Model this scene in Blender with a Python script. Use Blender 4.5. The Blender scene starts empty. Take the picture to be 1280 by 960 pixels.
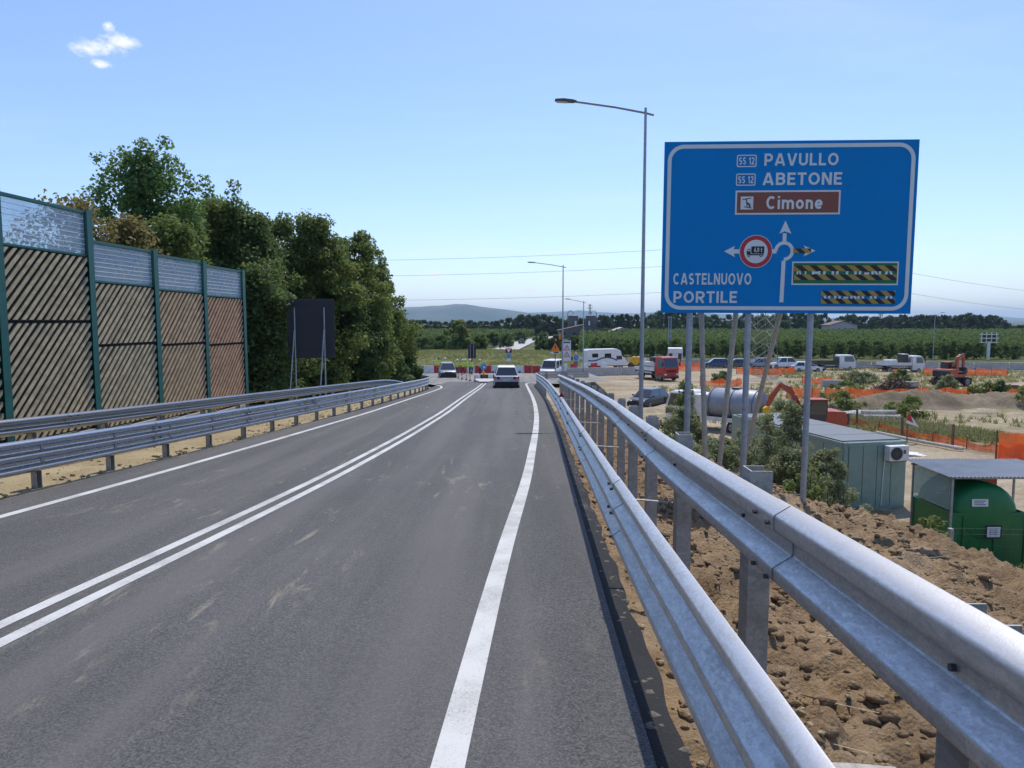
import bpy, bmesh, math, random
import numpy as np
from mathutils import Vector, Matrix, noise as mnoise
random.seed(7); rng = np.random.default_rng(7)
SC = bpy.context.scene
COL = SC.collection
R = math.radians
# ------------------------------------------------------------------ camera
cam = bpy.data.cameras.new('camera'); co = bpy.data.objects.new('camera', cam); COL.objects.link(co)
cam.sensor_width = 36; cam.lens = 890/1280*36; cam.clip_start = .05; cam.clip_end = 60000
co.location = (0, 0, 7.0); co.rotation_euler = (R(90-5.01), 0, 0)
SC.camera = co
# ------------------------------------------------------------------ sun, sky, exposure
SUN_EL, SUN_AZ = 61, 13.5          # degrees; azimuth measured from +Y (the view) towards +X
sl = bpy.data.lights.new('sun', 'SUN'); sl.energy = 2.6; sl.angle = R(.53); sl.color = (1, .955, .88)
so = bpy.data.objects.new('sun', sl); COL.objects.link(so)
sd = Vector((math.sin(R(SUN_AZ))*math.cos(R(SUN_EL)), math.cos(R(SUN_AZ))*math.cos(R(SUN_EL)), math.sin(R(SUN_EL))))
so.rotation_euler = sd.to_track_quat('Z', 'Y').to_euler(); so.location = (0, 0, 60)
SC.view_settings.view_transform = 'Standard'; SC.view_settings.look = 'None'
SC.view_settings.exposure = 0.45; SC.view_settings.gamma = 1; SC.view_settings.use_curve_mapping = False
W = bpy.data.worlds.new('World'); SC.world = W; W.use_nodes = True
SC.cycles.max_bounces = 6; SC.cycles.transparent_max_bounces = 24; SC.cycles.volume_bounces = 0
SC.cycles.caustics_reflective = False; SC.cycles.caustics_refractive = False

class NT:
    """small node-tree writer"""
    def __init__(s, nt): s.nt = nt; s.n = nt.nodes; s.l = nt.links
    def new(s, t, **kw):
        nd = s.n.new(t)
        for k, v in kw.items(): setattr(nd, k, v)
        return nd
    def set(s, sock, v):
        if hasattr(v, 'is_output'): s.l.new(v, sock)
        else:
            if isinstance(v, (tuple, list)) and len(v) == 3 and sock.type == 'RGBA': v = (*v, 1)
            sock.default_value = v
    def math(s, op, a, b=0.0, c=0.0, clamp=False):
        nd = s.new('ShaderNodeMath', operation=op, use_clamp=clamp)
        for i, v in enumerate((a, b, c)): s.set(nd.inputs[i], v)
        return nd.outputs[0]
    def vmath(s, op, a, b=(0, 0, 0)):
        nd = s.new('ShaderNodeVectorMath', operation=op); s.set(nd.inputs[0], a); s.set(nd.inputs[1], b)
        return nd.outputs['Value'] if op in ('DOT_PRODUCT', 'LENGTH', 'DISTANCE') else nd.outputs[0]
    def mix(s, f, a, b, blend='MIX'):
        nd = s.new('ShaderNodeMix', data_type='RGBA', blend_type=blend); s.set(nd.inputs[0], f); s.set(nd.inputs[6], a); s.set(nd.inputs[7], b)
        return nd.outputs[2]
    def noise(s, vec, scale, detail=3, rough=.55, dist=0):
        nd = s.new('ShaderNodeTexNoise'); nd.inputs['Scale'].default_value = scale; nd.inputs['Detail'].default_value = detail
        nd.inputs['Roughness'].default_value = rough; nd.inputs['Distortion'].default_value = dist
        if vec is not None: s.l.new(vec, nd.inputs['Vector'])
        return nd.outputs['Fac']
    def vor(s, vec, scale, feature='F1', out='Distance', rnd=1):
        nd = s.new('ShaderNodeTexVoronoi', feature=feature); nd.inputs['Scale'].default_value = scale; nd.inputs['Randomness'].default_value = rnd
        if vec is not None: s.l.new(vec, nd.inputs['Vector'])
        return nd.outputs[out]
    def ramp(s, f, stops):
        nd = s.new('ShaderNodeValToRGB'); s.l.new(f, nd.inputs[0]); e = nd.color_ramp.elements
        while len(e) < len(stops): e.new(.5)
        for el, (p, c) in zip(e, stops): el.position = p; el.color = (*c, 1) if isinstance(c, tuple) else (c, c, c, 1)
        return nd.outputs[0]
    def mrange(s, v, a, b, c=0, d=1):
        nd = s.new('ShaderNodeMapRange', interpolation_type='SMOOTHSTEP'); s.set(nd.inputs[0], v)
        for i, q in enumerate((a, b, c, d)): nd.inputs[i+1].default_value = q
        return nd.outputs[0]
    def scale(s, vec, sc, loc=(0, 0, 0), rot=(0, 0, 0)):
        nd = s.new('ShaderNodeMapping'); s.l.new(vec, nd.inputs[0]); nd.inputs['Scale'].default_value = sc
        nd.inputs['Location'].default_value = loc; nd.inputs['Rotation'].default_value = rot
        return nd.outputs[0]
    def bump(s, h, strength, dist=.02):
        nd = s.new('ShaderNodeBump'); nd.inputs['Strength'].default_value = strength; nd.inputs['Distance'].default_value = dist
        s.l.new(h, nd.inputs['Height']); return nd.outputs[0]

# ---- world: physical sky with a few small fair-weather clouds
t = NT(W.node_tree); t.n.clear()
sky = t.new('ShaderNodeTexSky', sky_type='NISHITA'); sky.sun_disc = False
sky.sun_elevation = R(SUN_EL); sky.sun_rotation = R(SUN_AZ); sky.altitude = 0; sky.air_density = 1.0; sky.dust_density = .55; sky.ozone_density = 3.0
gen = t.new('ShaderNodeTexCoord').outputs['Generated']
sep = t.new('ShaderNodeSeparateXYZ'); t.l.new(gen, sep.inputs[0])
up = t.math('MAXIMUM', sep.outputs[2], .0)
flat = t.new('ShaderNodeCombineXYZ'); den = t.math('ADD', up, .06)
t.l.new(t.math('DIVIDE', sep.outputs[0], den), flat.inputs[0]); t.l.new(t.math('DIVIDE', sep.outputs[1], den), flat.inputs[1])
n1 = t.noise(flat.outputs[0], .9, 6, .6); n2 = t.noise(flat.outputs[0], .33, 2, .5)
sparse = t.math('MULTIPLY', t.mrange(n1, .6, .78), t.mrange(n2, .56, .72))
wisp = t.noise(t.scale(gen, (5, 5, 34)), 1.0, 5, .62)
bank = t.math('MULTIPLY', t.mrange(wisp, .44, .72), t.math('MULTIPLY', t.mrange(up, .012, .03), t.mrange(up, .14, .04)))
def puff(px, py, rx, ry, seed, edge=.55):
    """a small cumulus in the direction of a fixed point of the sky"""
    x, v = (px-640)/890, (480-py)/890; c, s_ = math.cos(R(5.01)), math.sin(R(5.01))
    d = Vector((x, c+v*s_, -s_+v*c)).normalized(); a = Vector((d.y, -d.x, 0)).normalized(); b = a.cross(d).normalized()
    nz = t.new('ShaderNodeTexNoise'); nz.inputs['Scale'].default_value = 42; nz.inputs['Detail'].default_value = 7; nz.inputs['Roughness'].default_value = .62
    t.l.new(t.scale(gen, (1, 1, 1.5), (seed, seed*.7, 0)), nz.inputs['Vector'])
    dd = t.vmath('SUBTRACT', gen, tuple(d))
    u = t.math('DIVIDE', t.vmath('DOT_PRODUCT', dd, tuple(a)), rx); w = t.math('DIVIDE', t.vmath('DOT_PRODUCT', dd, tuple(b)), ry)
    r2 = t.math('ADD', t.math('MULTIPLY', u, u), t.math('MULTIPLY', w, w))
    f = t.math('ADD', t.math('SUBTRACT', 1.0, r2), t.math('MULTIPLY', t.math('SUBTRACT', nz.outputs['Fac'], .5), 3.6))
    return t.math('MULTIPLY', t.mrange(f, .1, 1.5), t.mrange(r2, 2.4, .9))
cl = sparse
for q in ((122, 60, .034, .014, 3.1), (152, 50, .026, .009, 7.7), (126, 79, .014, .006, 1.3), (135, 35, .008, .008, 9.2), (543, 342, .016, .008, 5.5), (662, 364, .013, .005, 2.2), (545, 363, .012, .004, 6.1)):
    cl = t.math('MAXIMUM', cl, puff(*q))
cirrus = t.math('MULTIPLY', t.mrange(t.noise(t.scale(flat.outputs[0], (.5, 1.6, 1), rot=(0, 0, R(35))), 1.1, 7, .62, .6), .46, .8), t.mrange(n2, .35, .65))
cl = t.math('MAXIMUM', t.math('MULTIPLY', cl, .95), t.math('MAXIMUM', t.math('MULTIPLY', bank, .5), t.math('MULTIPLY', cirrus, .2)))
bg = t.new('ShaderNodeBackground'); t.l.new(t.mix(cl, t.mix(1.0, sky.outputs[0], (.88, .915, 1.08), 'MULTIPLY'), (6.1, 6.2, 6.4)), bg.inputs[0]); bg.inputs[1].default_value = .13
t.l.new(bg.outputs[0], t.new('ShaderNodeOutputWorld').inputs[0])

# ------------------------------------------------------------------ materials
MATS = {}
def base_mat(name):
    m = bpy.data.materials.new(name); m.use_nodes = True; t = NT(m.node_tree); t.n.clear()
    out = t.new('ShaderNodeOutputMaterial'); b = t.new('ShaderNodeBsdfPrincipled'); t.l.new(b.outputs[0], out.inputs[0])
    MATS[name] = m; return m, t, b, out
def coords(t, kind='Object'): return t.new('ShaderNodeTexCoord').outputs[kind]
def mat(name, col, rough=.6, metal=0.0, var=.18, scale=3.0, bump=0.0, bscale=30, dirt=None, damt=.0, spec=None, coat=0):
    """painted or plain surface with uneven tone, fine grain and an optional dirt coat"""
    if name in MATS: return MATS[name]
    m, t, b, _ = base_mat(name); v = coords(t)
    n = t.noise(v, scale, 5, .6)
    c = t.mix(t.mrange(n, .3, .7), tuple(x*(1-var) for x in col), tuple(min(1, x*(1+var)) for x in col))
    if dirt:
        d = t.noise(v, scale*2.3, 6, .65); c = t.mix(t.math('MULTIPLY', t.mrange(d, .48, .72), damt), c, dirt)
    t.l.new(c, b.inputs['Base Color']); b.inputs['Metallic'].default_value = metal
    t.l.new(t.mrange(n, .2, .8, rough*.85, min(1, rough*1.15)), b.inputs['Roughness'])
    if spec is not None: b.inputs['Specular IOR Level'].default_value = spec
    if coat: b.inputs['Coat Weight'].default_value = coat; b.inputs['Coat Roughness'].default_value = .08
    if bump: t.l.new(t.bump(t.noise(v, bscale, 4, .6), bump, .01), b.inputs['Normal'])
    return m
DUST = (.36, .27, .16)
ORD = ['first', 'second', 'third', 'fourth', 'fifth', 'sixth', 'seventh', 'eighth', 'ninth', 'tenth', 'eleventh', 'twelfth', 'thirteenth', 'fourteenth', 'fifteenth', 'sixteenth', 'seventeenth', 'eighteenth', 'nineteenth', 'twentieth']
def glass_mat(name, col, rough=.05):
    m, t, b, _ = base_mat(name); b.inputs['Base Color'].default_value = (*col, 1); b.inputs['Roughness'].default_value = rough
    b.inputs['Specular IOR Level'].default_value = .9; b.inputs['Coat Weight'].default_value = .6
    return m
glass_mat('car_glass', (.012, .016, .02))
def screen_mat(name, tint, through, gl=.12, rough=.12):
    """pane that lets part of the light through"""
    m, t, b, out = base_mat(name); v = coords(t)
    b.inputs['Base Color'].default_value = (*tint, 1); b.inputs['Roughness'].default_value = rough
    tr = t.new('ShaderNodeBsdfTransparent'); tr.inputs[0].default_value = (.9, .96, 1, 1)
    mx = t.new('ShaderNodeMixShader'); t.set(mx.inputs[0], t.mrange(t.noise(v, 2.2, 4), .2, .8, max(0, through-.03), min(1, through+.03)))
    t.l.new(b.outputs[0], mx.inputs[1]); t.l.new(tr.outputs[0], mx.inputs[2]); t.l.new(mx.outputs[0], out.inputs[0])
    return m
screen_mat('barrier_glass', (.5, .62, .7), .62)
screen_mat('clear_sheet', (.45, .6, .5), .6)
def net_mat(name, col, hole, su, sv):
    """plastic safety net: woven strands with holes, wrinkled"""
    m, t, b, out = base_mat(name); v = coords(t)
    n = t.noise(v, 2.5, 4, .6)
    t.l.new(t.mix(t.mrange(n, .3, .7), tuple(x*.75 for x in col), tuple(min(1, x*1.1) for x in col)), b.inputs['Base Color']); b.inputs['Roughness'].default_value = .5
    tr = t.new('ShaderNodeBsdfTransparent'); tl = t.new('ShaderNodeBsdfTranslucent'); tl.inputs[0].default_value = (*col, 1)
    m1 = t.new('ShaderNodeMixShader'); m1.inputs[0].default_value = .4; t.l.new(b.outputs[0], m1.inputs[1]); t.l.new(tl.outputs[0], m1.inputs[2])
    m2 = t.new('ShaderNodeMixShader'); t.set(m2.inputs[0], t.mrange(t.noise(v, 1.3, 3), .35, .7, hole*.5, hole*1.3))
    t.l.new(m1.outputs[0], m2.inputs[1]); t.l.new(tr.outputs[0], m2.inputs[2]); t.l.new(m2.outputs[0], out.inputs[0])
    return m
net_mat('orange_net', (.82, .15, .03), .24, 20, 20)
def galv(name, col, rough, metal=.5, spang=70, dirt=0):
    m, t, b, _ = base_mat(name); v = coords(t)
    sp = t.vor(t.scale(v, (1, .45, 1)), spang, out='Color'); g = t.new('ShaderNodeSeparateColor'); t.l.new(sp, g.inputs[0])
    fine = t.noise(v, 90, 4, .75); big = t.noise(v, 1.7, 4, .6)
    streak = t.noise(t.scale(v, (14, 1.6, 14)), 2.0, 5, .7)
    f = t.math('ADD', t.math('MULTIPLY', g.outputs[0], .13), t.math('ADD', t.math('MULTIPLY', fine, .5), t.math('ADD', t.math('MULTIPLY', big, .12), t.math('MULTIPLY', streak, .42))))
    c = t.mix(t.mrange(f, .42, .8), tuple(x*.76 for x in col), tuple(min(1, x*1.14) for x in col))
    if dirt: c = t.mix(t.math('MULTIPLY', t.mrange(t.noise(v, 3.1, 6, .7), .5, .7), dirt), c, (.3, .22, .13))
    t.l.new(c, b.inputs['Base Color']); b.inputs['Metallic'].default_value = metal
    t.l.new(t.mrange(f, .35, .85, rough*1.25, rough*.8), b.inputs['Roughness'])
    t.l.new(t.bump(fine, .15, .003), b.inputs['Normal'])
    return m
galv('rail_steel', (.56, .545, .52), .42, .75, 70, .16)
galv('rail_steel_weathered', (.47, .46, .445), .42, .78, 70, .16)
galv('rail_steel_shaded', (.44, .45, .47), .27, 1.0, 70, .05)  # same steel as the right rails, darkened for the left rail's shaded faces
galv('rail_steel_shaded_rear', (.36, .37, .39), .3, 1.0, 70, .1)  # darker copy of the same steel, shade of the second left rail in its colour
galv('post_steel', (.42, .41, .39), .6, .45, 18, .35)
galv('pole_steel', (.42, .45, .49), .5, .5, 14)
galv('brace_steel', (.5, .49, .45), .6, .35, 14)
mat('bolt_steel', (.09, .09, .1), .5, .6)
# road
def asphalt(name, col, dust):
    m, t, b, _ = base_mat(name); v = coords(t)
    grit = t.vor(v, 95, out='Color'); g = t.new('ShaderNodeSeparateColor'); t.l.new(grit, g.inputs[0])
    fine = t.noise(v, 210, 2, .7); blot = t.noise(v, .35, 5, .6); lane = t.noise(t.scale(v, (1.5, .035, 1), rot=(0, 0, R(3.3))), 1.0, 4, .55)
    k = t.math('ADD', t.math('MULTIPLY', g.outputs[0], .5), t.math('MULTIPLY', fine, .5))
    c = t.ramp(k, [(.18, tuple(x*.3 for x in col)), (.5, col), (.72, tuple(x*1.45 for x in col)), (.93, tuple(x*3.0 for x in col))])
    c = t.mix(t.mrange(blot, .3, .7, 0, .35), c, tuple(x*.62 for x in col))
    c = t.mix(t.mrange(lane, .36, .68, 0, .6), c, tuple(x*1.55 for x in (col[0]*1.03, col[1], col[2]*.97)))
    sm = t.noise(t.scale(v, (5, 1.05, 1), rot=(0, 0, R(9))), 1.0, 8, .72, .4); area = t.noise(t.scale(v, (.5, .2, 1), loc=(3.3, 1.2, 0)), 1.0, 2)
    md = t.math('MULTIPLY', t.mrange(sm, .55, .73), t.mrange(area, .44, .6))
    c = t.mix(t.math('MULTIPLY', md, dust), c, (.42, .36, .25))
    pale = t.mrange(t.noise(t.scale(v, (.9, .25, 1), loc=(8, 3, 0)), 1.0, 6, .65), .5, .8, 0, .35)
    c = t.mix(t.math('MULTIPLY', pale, dust), c, (.2, .19, .175))
    t.l.new(c, b.inputs['Base Color']); b.inputs['Roughness'].default_value = .82; b.inputs['Specular IOR Level'].default_value = .35
    t.l.new(t.bump(t.math('ADD', k, t.math('MULTIPLY', t.vor(v, 60), .6)), .55, .008), b.inputs['Normal'])
    return m
asphalt('asphalt', (.096, .092, .087), .55)
asphalt('asphalt_dusty', (.2, .185, .16), .9)
asphalt('bitumen_rail_shade', (.013, .013, .013), .3)  # bitumen tone blackened to carry the rail's shadow in its colour
m, t, b, _ = base_mat('road_paint'); v = coords(t)
w1 = t.noise(v, 70, 4, .75); w2 = t.noise(v, 1.6, 5, .65)
wear = t.mrange(t.math('ADD', t.math('MULTIPLY', w1, .7), t.math('MULTIPLY', w2, .3)), .3, .52)
c = t.mix(wear, (.2, .195, .185), t.mix(t.mrange(w2, .35, .65), (.5, .485, .44), (.62, .61, .57)))
t.l.new(c, b.inputs['Base Color']); b.inputs['Roughness'].default_value = .7; t.l.new(t.bump(w1, .4, .004), b.inputs['Normal'])
# earth
def earth(name, dark, mid, pale, sc=1.0, bump=.6):
    m, t, b, _ = base_mat(name); v = coords(t)
    a = t.noise(v, .9*sc, 6, .62); f = t.noise(v, 14*sc, 6, .68); p = t.vor(v, 30*sc)
    c = t.ramp(t.math('ADD', t.math('MULTIPLY', a, .55), t.math('MULTIPLY', f, .45)), [(.3, dark), (.47, mid), (.66, pale)])
    c = t.mix(t.mrange(t.noise(v, 55*sc, 3, .7), .55, .75, 0, .35), c, tuple(x*1.4 for x in pale))
    c = t.mix(t.mrange(t.noise(v, .45*sc, 4, .6, .5), .5, .66, 0, .55), c, dark); c = t.mix(t.mrange(t.noise(t.scale(v, (1, 1, 1), (7, 3, 1)), .6*sc, 5, .65), .52, .7, 0, .55), c, tuple(x*1.12 for x in pale))
    t.l.new(c, b.inputs['Base Color']); b.inputs['Roughness'].default_value = .95; b.inputs['Specular IOR Level'].default_value = .15
    h = t.math('ADD', t.math('MULTIPLY', f, 1.0), t.math('MULTIPLY', p, -.4)); t.l.new(t.bump(h, bump, .05/sc), b.inputs['Normal'])
    return m
earth('dirt_brown', (.13, .085, .046), (.25, .168, .092), (.37, .265, .16), 1.3, .8)
earth('dirt_yellow', (.25, .19, .1), (.36, .285, .165), (.45, .37, .23))
earth('dirt_heap', (.14, .105, .065), (.25, .195, .125), (.36, .29, .195), .5, .8)
earth('dirt_grey', (.1, .085, .065), (.17, .145, .11), (.25, .21, .16))
def site_earth():
    m, t, b, _ = base_mat('site_earth'); v = coords(t)
    a = t.noise(v, .05, 6, .62, .6); d = t.noise(t.scale(v, (.5, 1.6, 1)), .25, 6, .65); f = t.noise(v, 3.5, 6, .7)
    c = t.ramp(t.math('ADD', t.math('MULTIPLY', d, .6), t.math('MULTIPLY', f, .4)), [(.34, (.15, .115, .075)), (.46, (.33, .26, .165)), (.62, (.5, .42, .3))])
    veg = t.math('MULTIPLY', t.mrange(a, .46, .6), t.mrange(t.noise(v, 1.1, 6, .75), .42, .6))
    c = t.mix(t.math('MULTIPLY', veg, .75), c, t.mix(f, (.13, .13, .045), (.22, .2, .08)))
    t.l.new(c, b.inputs['Base Color']); b.inputs['Roughness'].default_value = .95; b.inputs['Specular IOR Level'].default_value = .15
    t.l.new(t.bump(t.math('ADD', f, d), .7, .12), b.inputs['Normal'])
site_earth()
def field(name, a_, b_, c_, sc=.02):
    m, t, b, _ = base_mat(name); v = coords(t)
    n = t.noise(v, sc, 5, .6, .4); f = t.noise(v, sc*40, 5, .7)
    c = t.ramp(t.math('ADD', t.math('MULTIPLY', n, .6), t.math('MULTIPLY', f, .4)), [(.33, a_), (.5, b_), (.66, c_)])
    t.l.new(c, b.inputs['Base Color']); b.inputs['Roughness'].default_value = .95; b.inputs['Specular IOR Level'].default_value = .1
    t.l.new(t.bump(f, .8, .1), b.inputs['Normal'])
field('field_ground', (.06, .075, .025), (.1, .12, .04), (.2, .18, .08))
field('island_ground', (.08, .1, .03), (.15, .16, .055), (.25, .22, .1), .12)
field('hill_ground', (.03, .05, .02), (.055, .075, .03), (.22, .2, .11), .0016)
# leaves
def leaf_mat(name, dark, light, dry=None, dryamt=0.0, cl=.5, spec=.22):
    m, t, b, out = base_mat(name); v = coords(t); ri = t.new('ShaderNodeNewGeometry').outputs['Random Per Island']
    n = t.noise(v, cl, 3, .6)
    c = t.mix(t.math('ADD', t.math('MULTIPLY', ri, .6), t.math('MULTIPLY', t.mrange(n, .35, .65), .4)), dark, light)
    if dry: c = t.mix(t.math('MULTIPLY', t.mrange(t.math('ADD', t.noise(v, cl*.7, 3), t.math('MULTIPLY', ri, .25)), .55, .8), dryamt), c, dry)
    t.l.new(c, b.inputs['Base Color']); b.inputs['Roughness'].default_value = .62; b.inputs['Specular IOR Level'].default_value = spec
    tl = t.new('ShaderNodeBsdfTranslucent'); t.l.new(t.mix(.5, c, tuple(min(1, x*1.6) for x in light)), tl.inputs[0])
    mx = t.new('ShaderNodeMixShader'); mx.inputs[0].default_value = .4
    t.l.new(b.outputs[0], mx.inputs[1]); t.l.new(tl.outputs[0], mx.inputs[2]); t.l.new(mx.outputs[0], out.inputs[0])
leaf_mat('leaf_poplar', (.07, .14, .04), (.18, .28, .08))
leaf_mat('leaf_oak', (.08, .13, .03), (.2, .26, .065), (.28, .22, .06), .3)
leaf_mat('leaf_dark', (.06, .105, .033), (.14, .2, .06), (.2, .17, .06), .15)
leaf_mat('leaf_dry', (.13, .12, .04), (.25, .21, .075), (.27, .2, .07), .4)
leaf_mat('leaf_shrub', (.11, .145, .06), (.28, .31, .15), (.4, .34, .19), .45, 2, .3)
leaf_mat('leaf_weed', (.09, .14, .03), (.2, .25, .07), (.32, .28, .1), .45, 2)
leaf_mat('leaf_far', (.03, .055, .022), (.07, .1, .04), None, 0, .2, .05)
leaf_mat('leaf_far_pale', (.06, .1, .04), (.13, .18, .07), None, 0, .2, .05)
leaf_mat('leaf_orchard', (.055, .095, .024), (.135, .185, .055), None, 0, .15, .04)
leaf_mat('leaf_grass', (.14, .17, .05), (.27, .27, .1), (.42, .34, .16), .8, .4, .1)
mat('bark', (.1, .075, .05), .9, bump=.6, bscale=20)
# plain materials
mat('barrier_green', (.004, .105, .085), .42, var=.14)
m_ = mat('slat_wood', (.52, .425, .26), .75, var=.25, scale=5, bump=.25, bscale=40)
mat('slat_wood_red', (.48, .29, .17), .75, var=.22, scale=5, bump=.25, bscale=40)
mat('slat_wood_warm', (.5, .36, .21), .75, var=.22, scale=5, bump=.25, bscale=40)
mat('backing_black', (.012, .01, .009), .9)
mat('concrete', (.42, .4, .37), .9, var=.2, scale=1.2, bump=.4, bscale=25, dirt=(.2, .17, .13), damt=.5)
mat('concrete_pale', (.5, .47, .42), .9, var=.16, scale=1.2, bump=.3, bscale=25, dirt=(.3, .25, .17), damt=.5)
mat('sign_blue', (.001, .23, .6), .5, var=.04, scale=1.5, spec=.15)
mat('sign_white', (.74, .76, .76), .4, var=.04)
mat('sign_brown', (.25, .065, .035), .4, var=.05)
mat('sign_green', (.008, .15, .06), .4, var=.05)
mat('sign_red', (.5, .02, .035), .4, var=.05)
mat('sign_black', (.012, .014, .02), .5, var=.05)
mat('sign_orange', (.85, .22, .01), .45, var=.05)
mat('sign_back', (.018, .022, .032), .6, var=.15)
mat('tape_yellow', (.42, .29, .05), .5, var=.1)
mat('white_paint', (.78, .78, .77), .35, var=.05, dirt=DUST, damt=.2, coat=.4)
mat('white_plastic', (.74, .73, .7), .5, var=.1, dirt=DUST, damt=.3)
mat('red_plastic', (.5, .022, .03), .45, var=.14, dirt=DUST, damt=.18)
mat('silver_paint', (.3, .32, .35), .3, .4, var=.06, coat=.5)
mat('pale_silver_paint', (.5, .54, .6), .32, .35, var=.05, coat=.5)
mat('grey_paint', (.075, .09, .105), .35, .2, var=.06, coat=.5)
mat('dark_paint', (.03, .033, .038), .35, .2, var=.1, coat=.4)
mat('blue_paint', (.02, .055, .2), .35, var=.08, coat=.4)
mat('red_paint', (.5, .025, .02), .38, var=.08, dirt=DUST, damt=.2, coat=.3)
mat('orange_paint', (.4, .058, .02), .45, var=.12, dirt=DUST, damt=.35)
mat('yellow_paint', (.72, .43, .02), .45, var=.1, dirt=DUST, damt=.25)
mat('tank_grey', (.27, .3, .35), .5, .1, var=.12, scale=1.5, dirt=DUST, damt=.2)
mat('tank_green', (.008, .165, .04), .42, var=.12, dirt=(.02, .09, .03), damt=.3)
mat('cabin_green', (.22, .31, .26), .5, var=.07, dirt=(.22, .23, .18), damt=.25)
mat('cabin_roof', (.16, .18, .19), .7, .1, var=.16, dirt=(.3, .27, .2), damt=.35)
mat('roof_sheet', (.13, .16, .2), .5, .2, var=.12, scale=2)
mat('rubber', (.02, .02, .02), .8, dirt=DUST, damt=.3)
mat('track_steel', (.06, .05, .045), .8, .3, dirt=DUST, damt=.6)
mat('black_plastic', (.018, .018, .02), .6)
mat('light_red', (.4, .01, .012), .25)
mat('light_clear', (.75, .78, .8), .12)
mat('wood_post', (.17, .12, .08), .85, bump=.4)
mat('rust', (.18, .08, .04), .85, var=.3, bump=.4)
mat('vest_yellow', (.55, .75, .06), .7, var=.12)
mat('trouser_navy', (.03, .035, .055), .85)
mat('trouser_orange', (.6, .17, .04), .8)
mat('skin', (.42, .23, .15), .6)
mat('hat_white', (.78, .78, .74), .4)
mat('silo_brown', (.13, .115, .11), .55, .4, var=.2)
mat('roof_tile', (.2, .13, .1), .85, var=.25)
mat('house_wall', (.5, .45, .38), .85, var=.1)
mat('tarp_white', (.75, .74, .7), .6, var=.1)
mat('pylon_steel', (.22, .22, .2), .65, .4)
mat('wire', (.12, .13, .14), .6, .3)
mat('mesh_wire', (.12, .12, .11), .6, .4)
mat('lamp_lens', (.55, .57, .6), .15)
mat('lamp_body', (.13, .135, .15), .45, .4)

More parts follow.
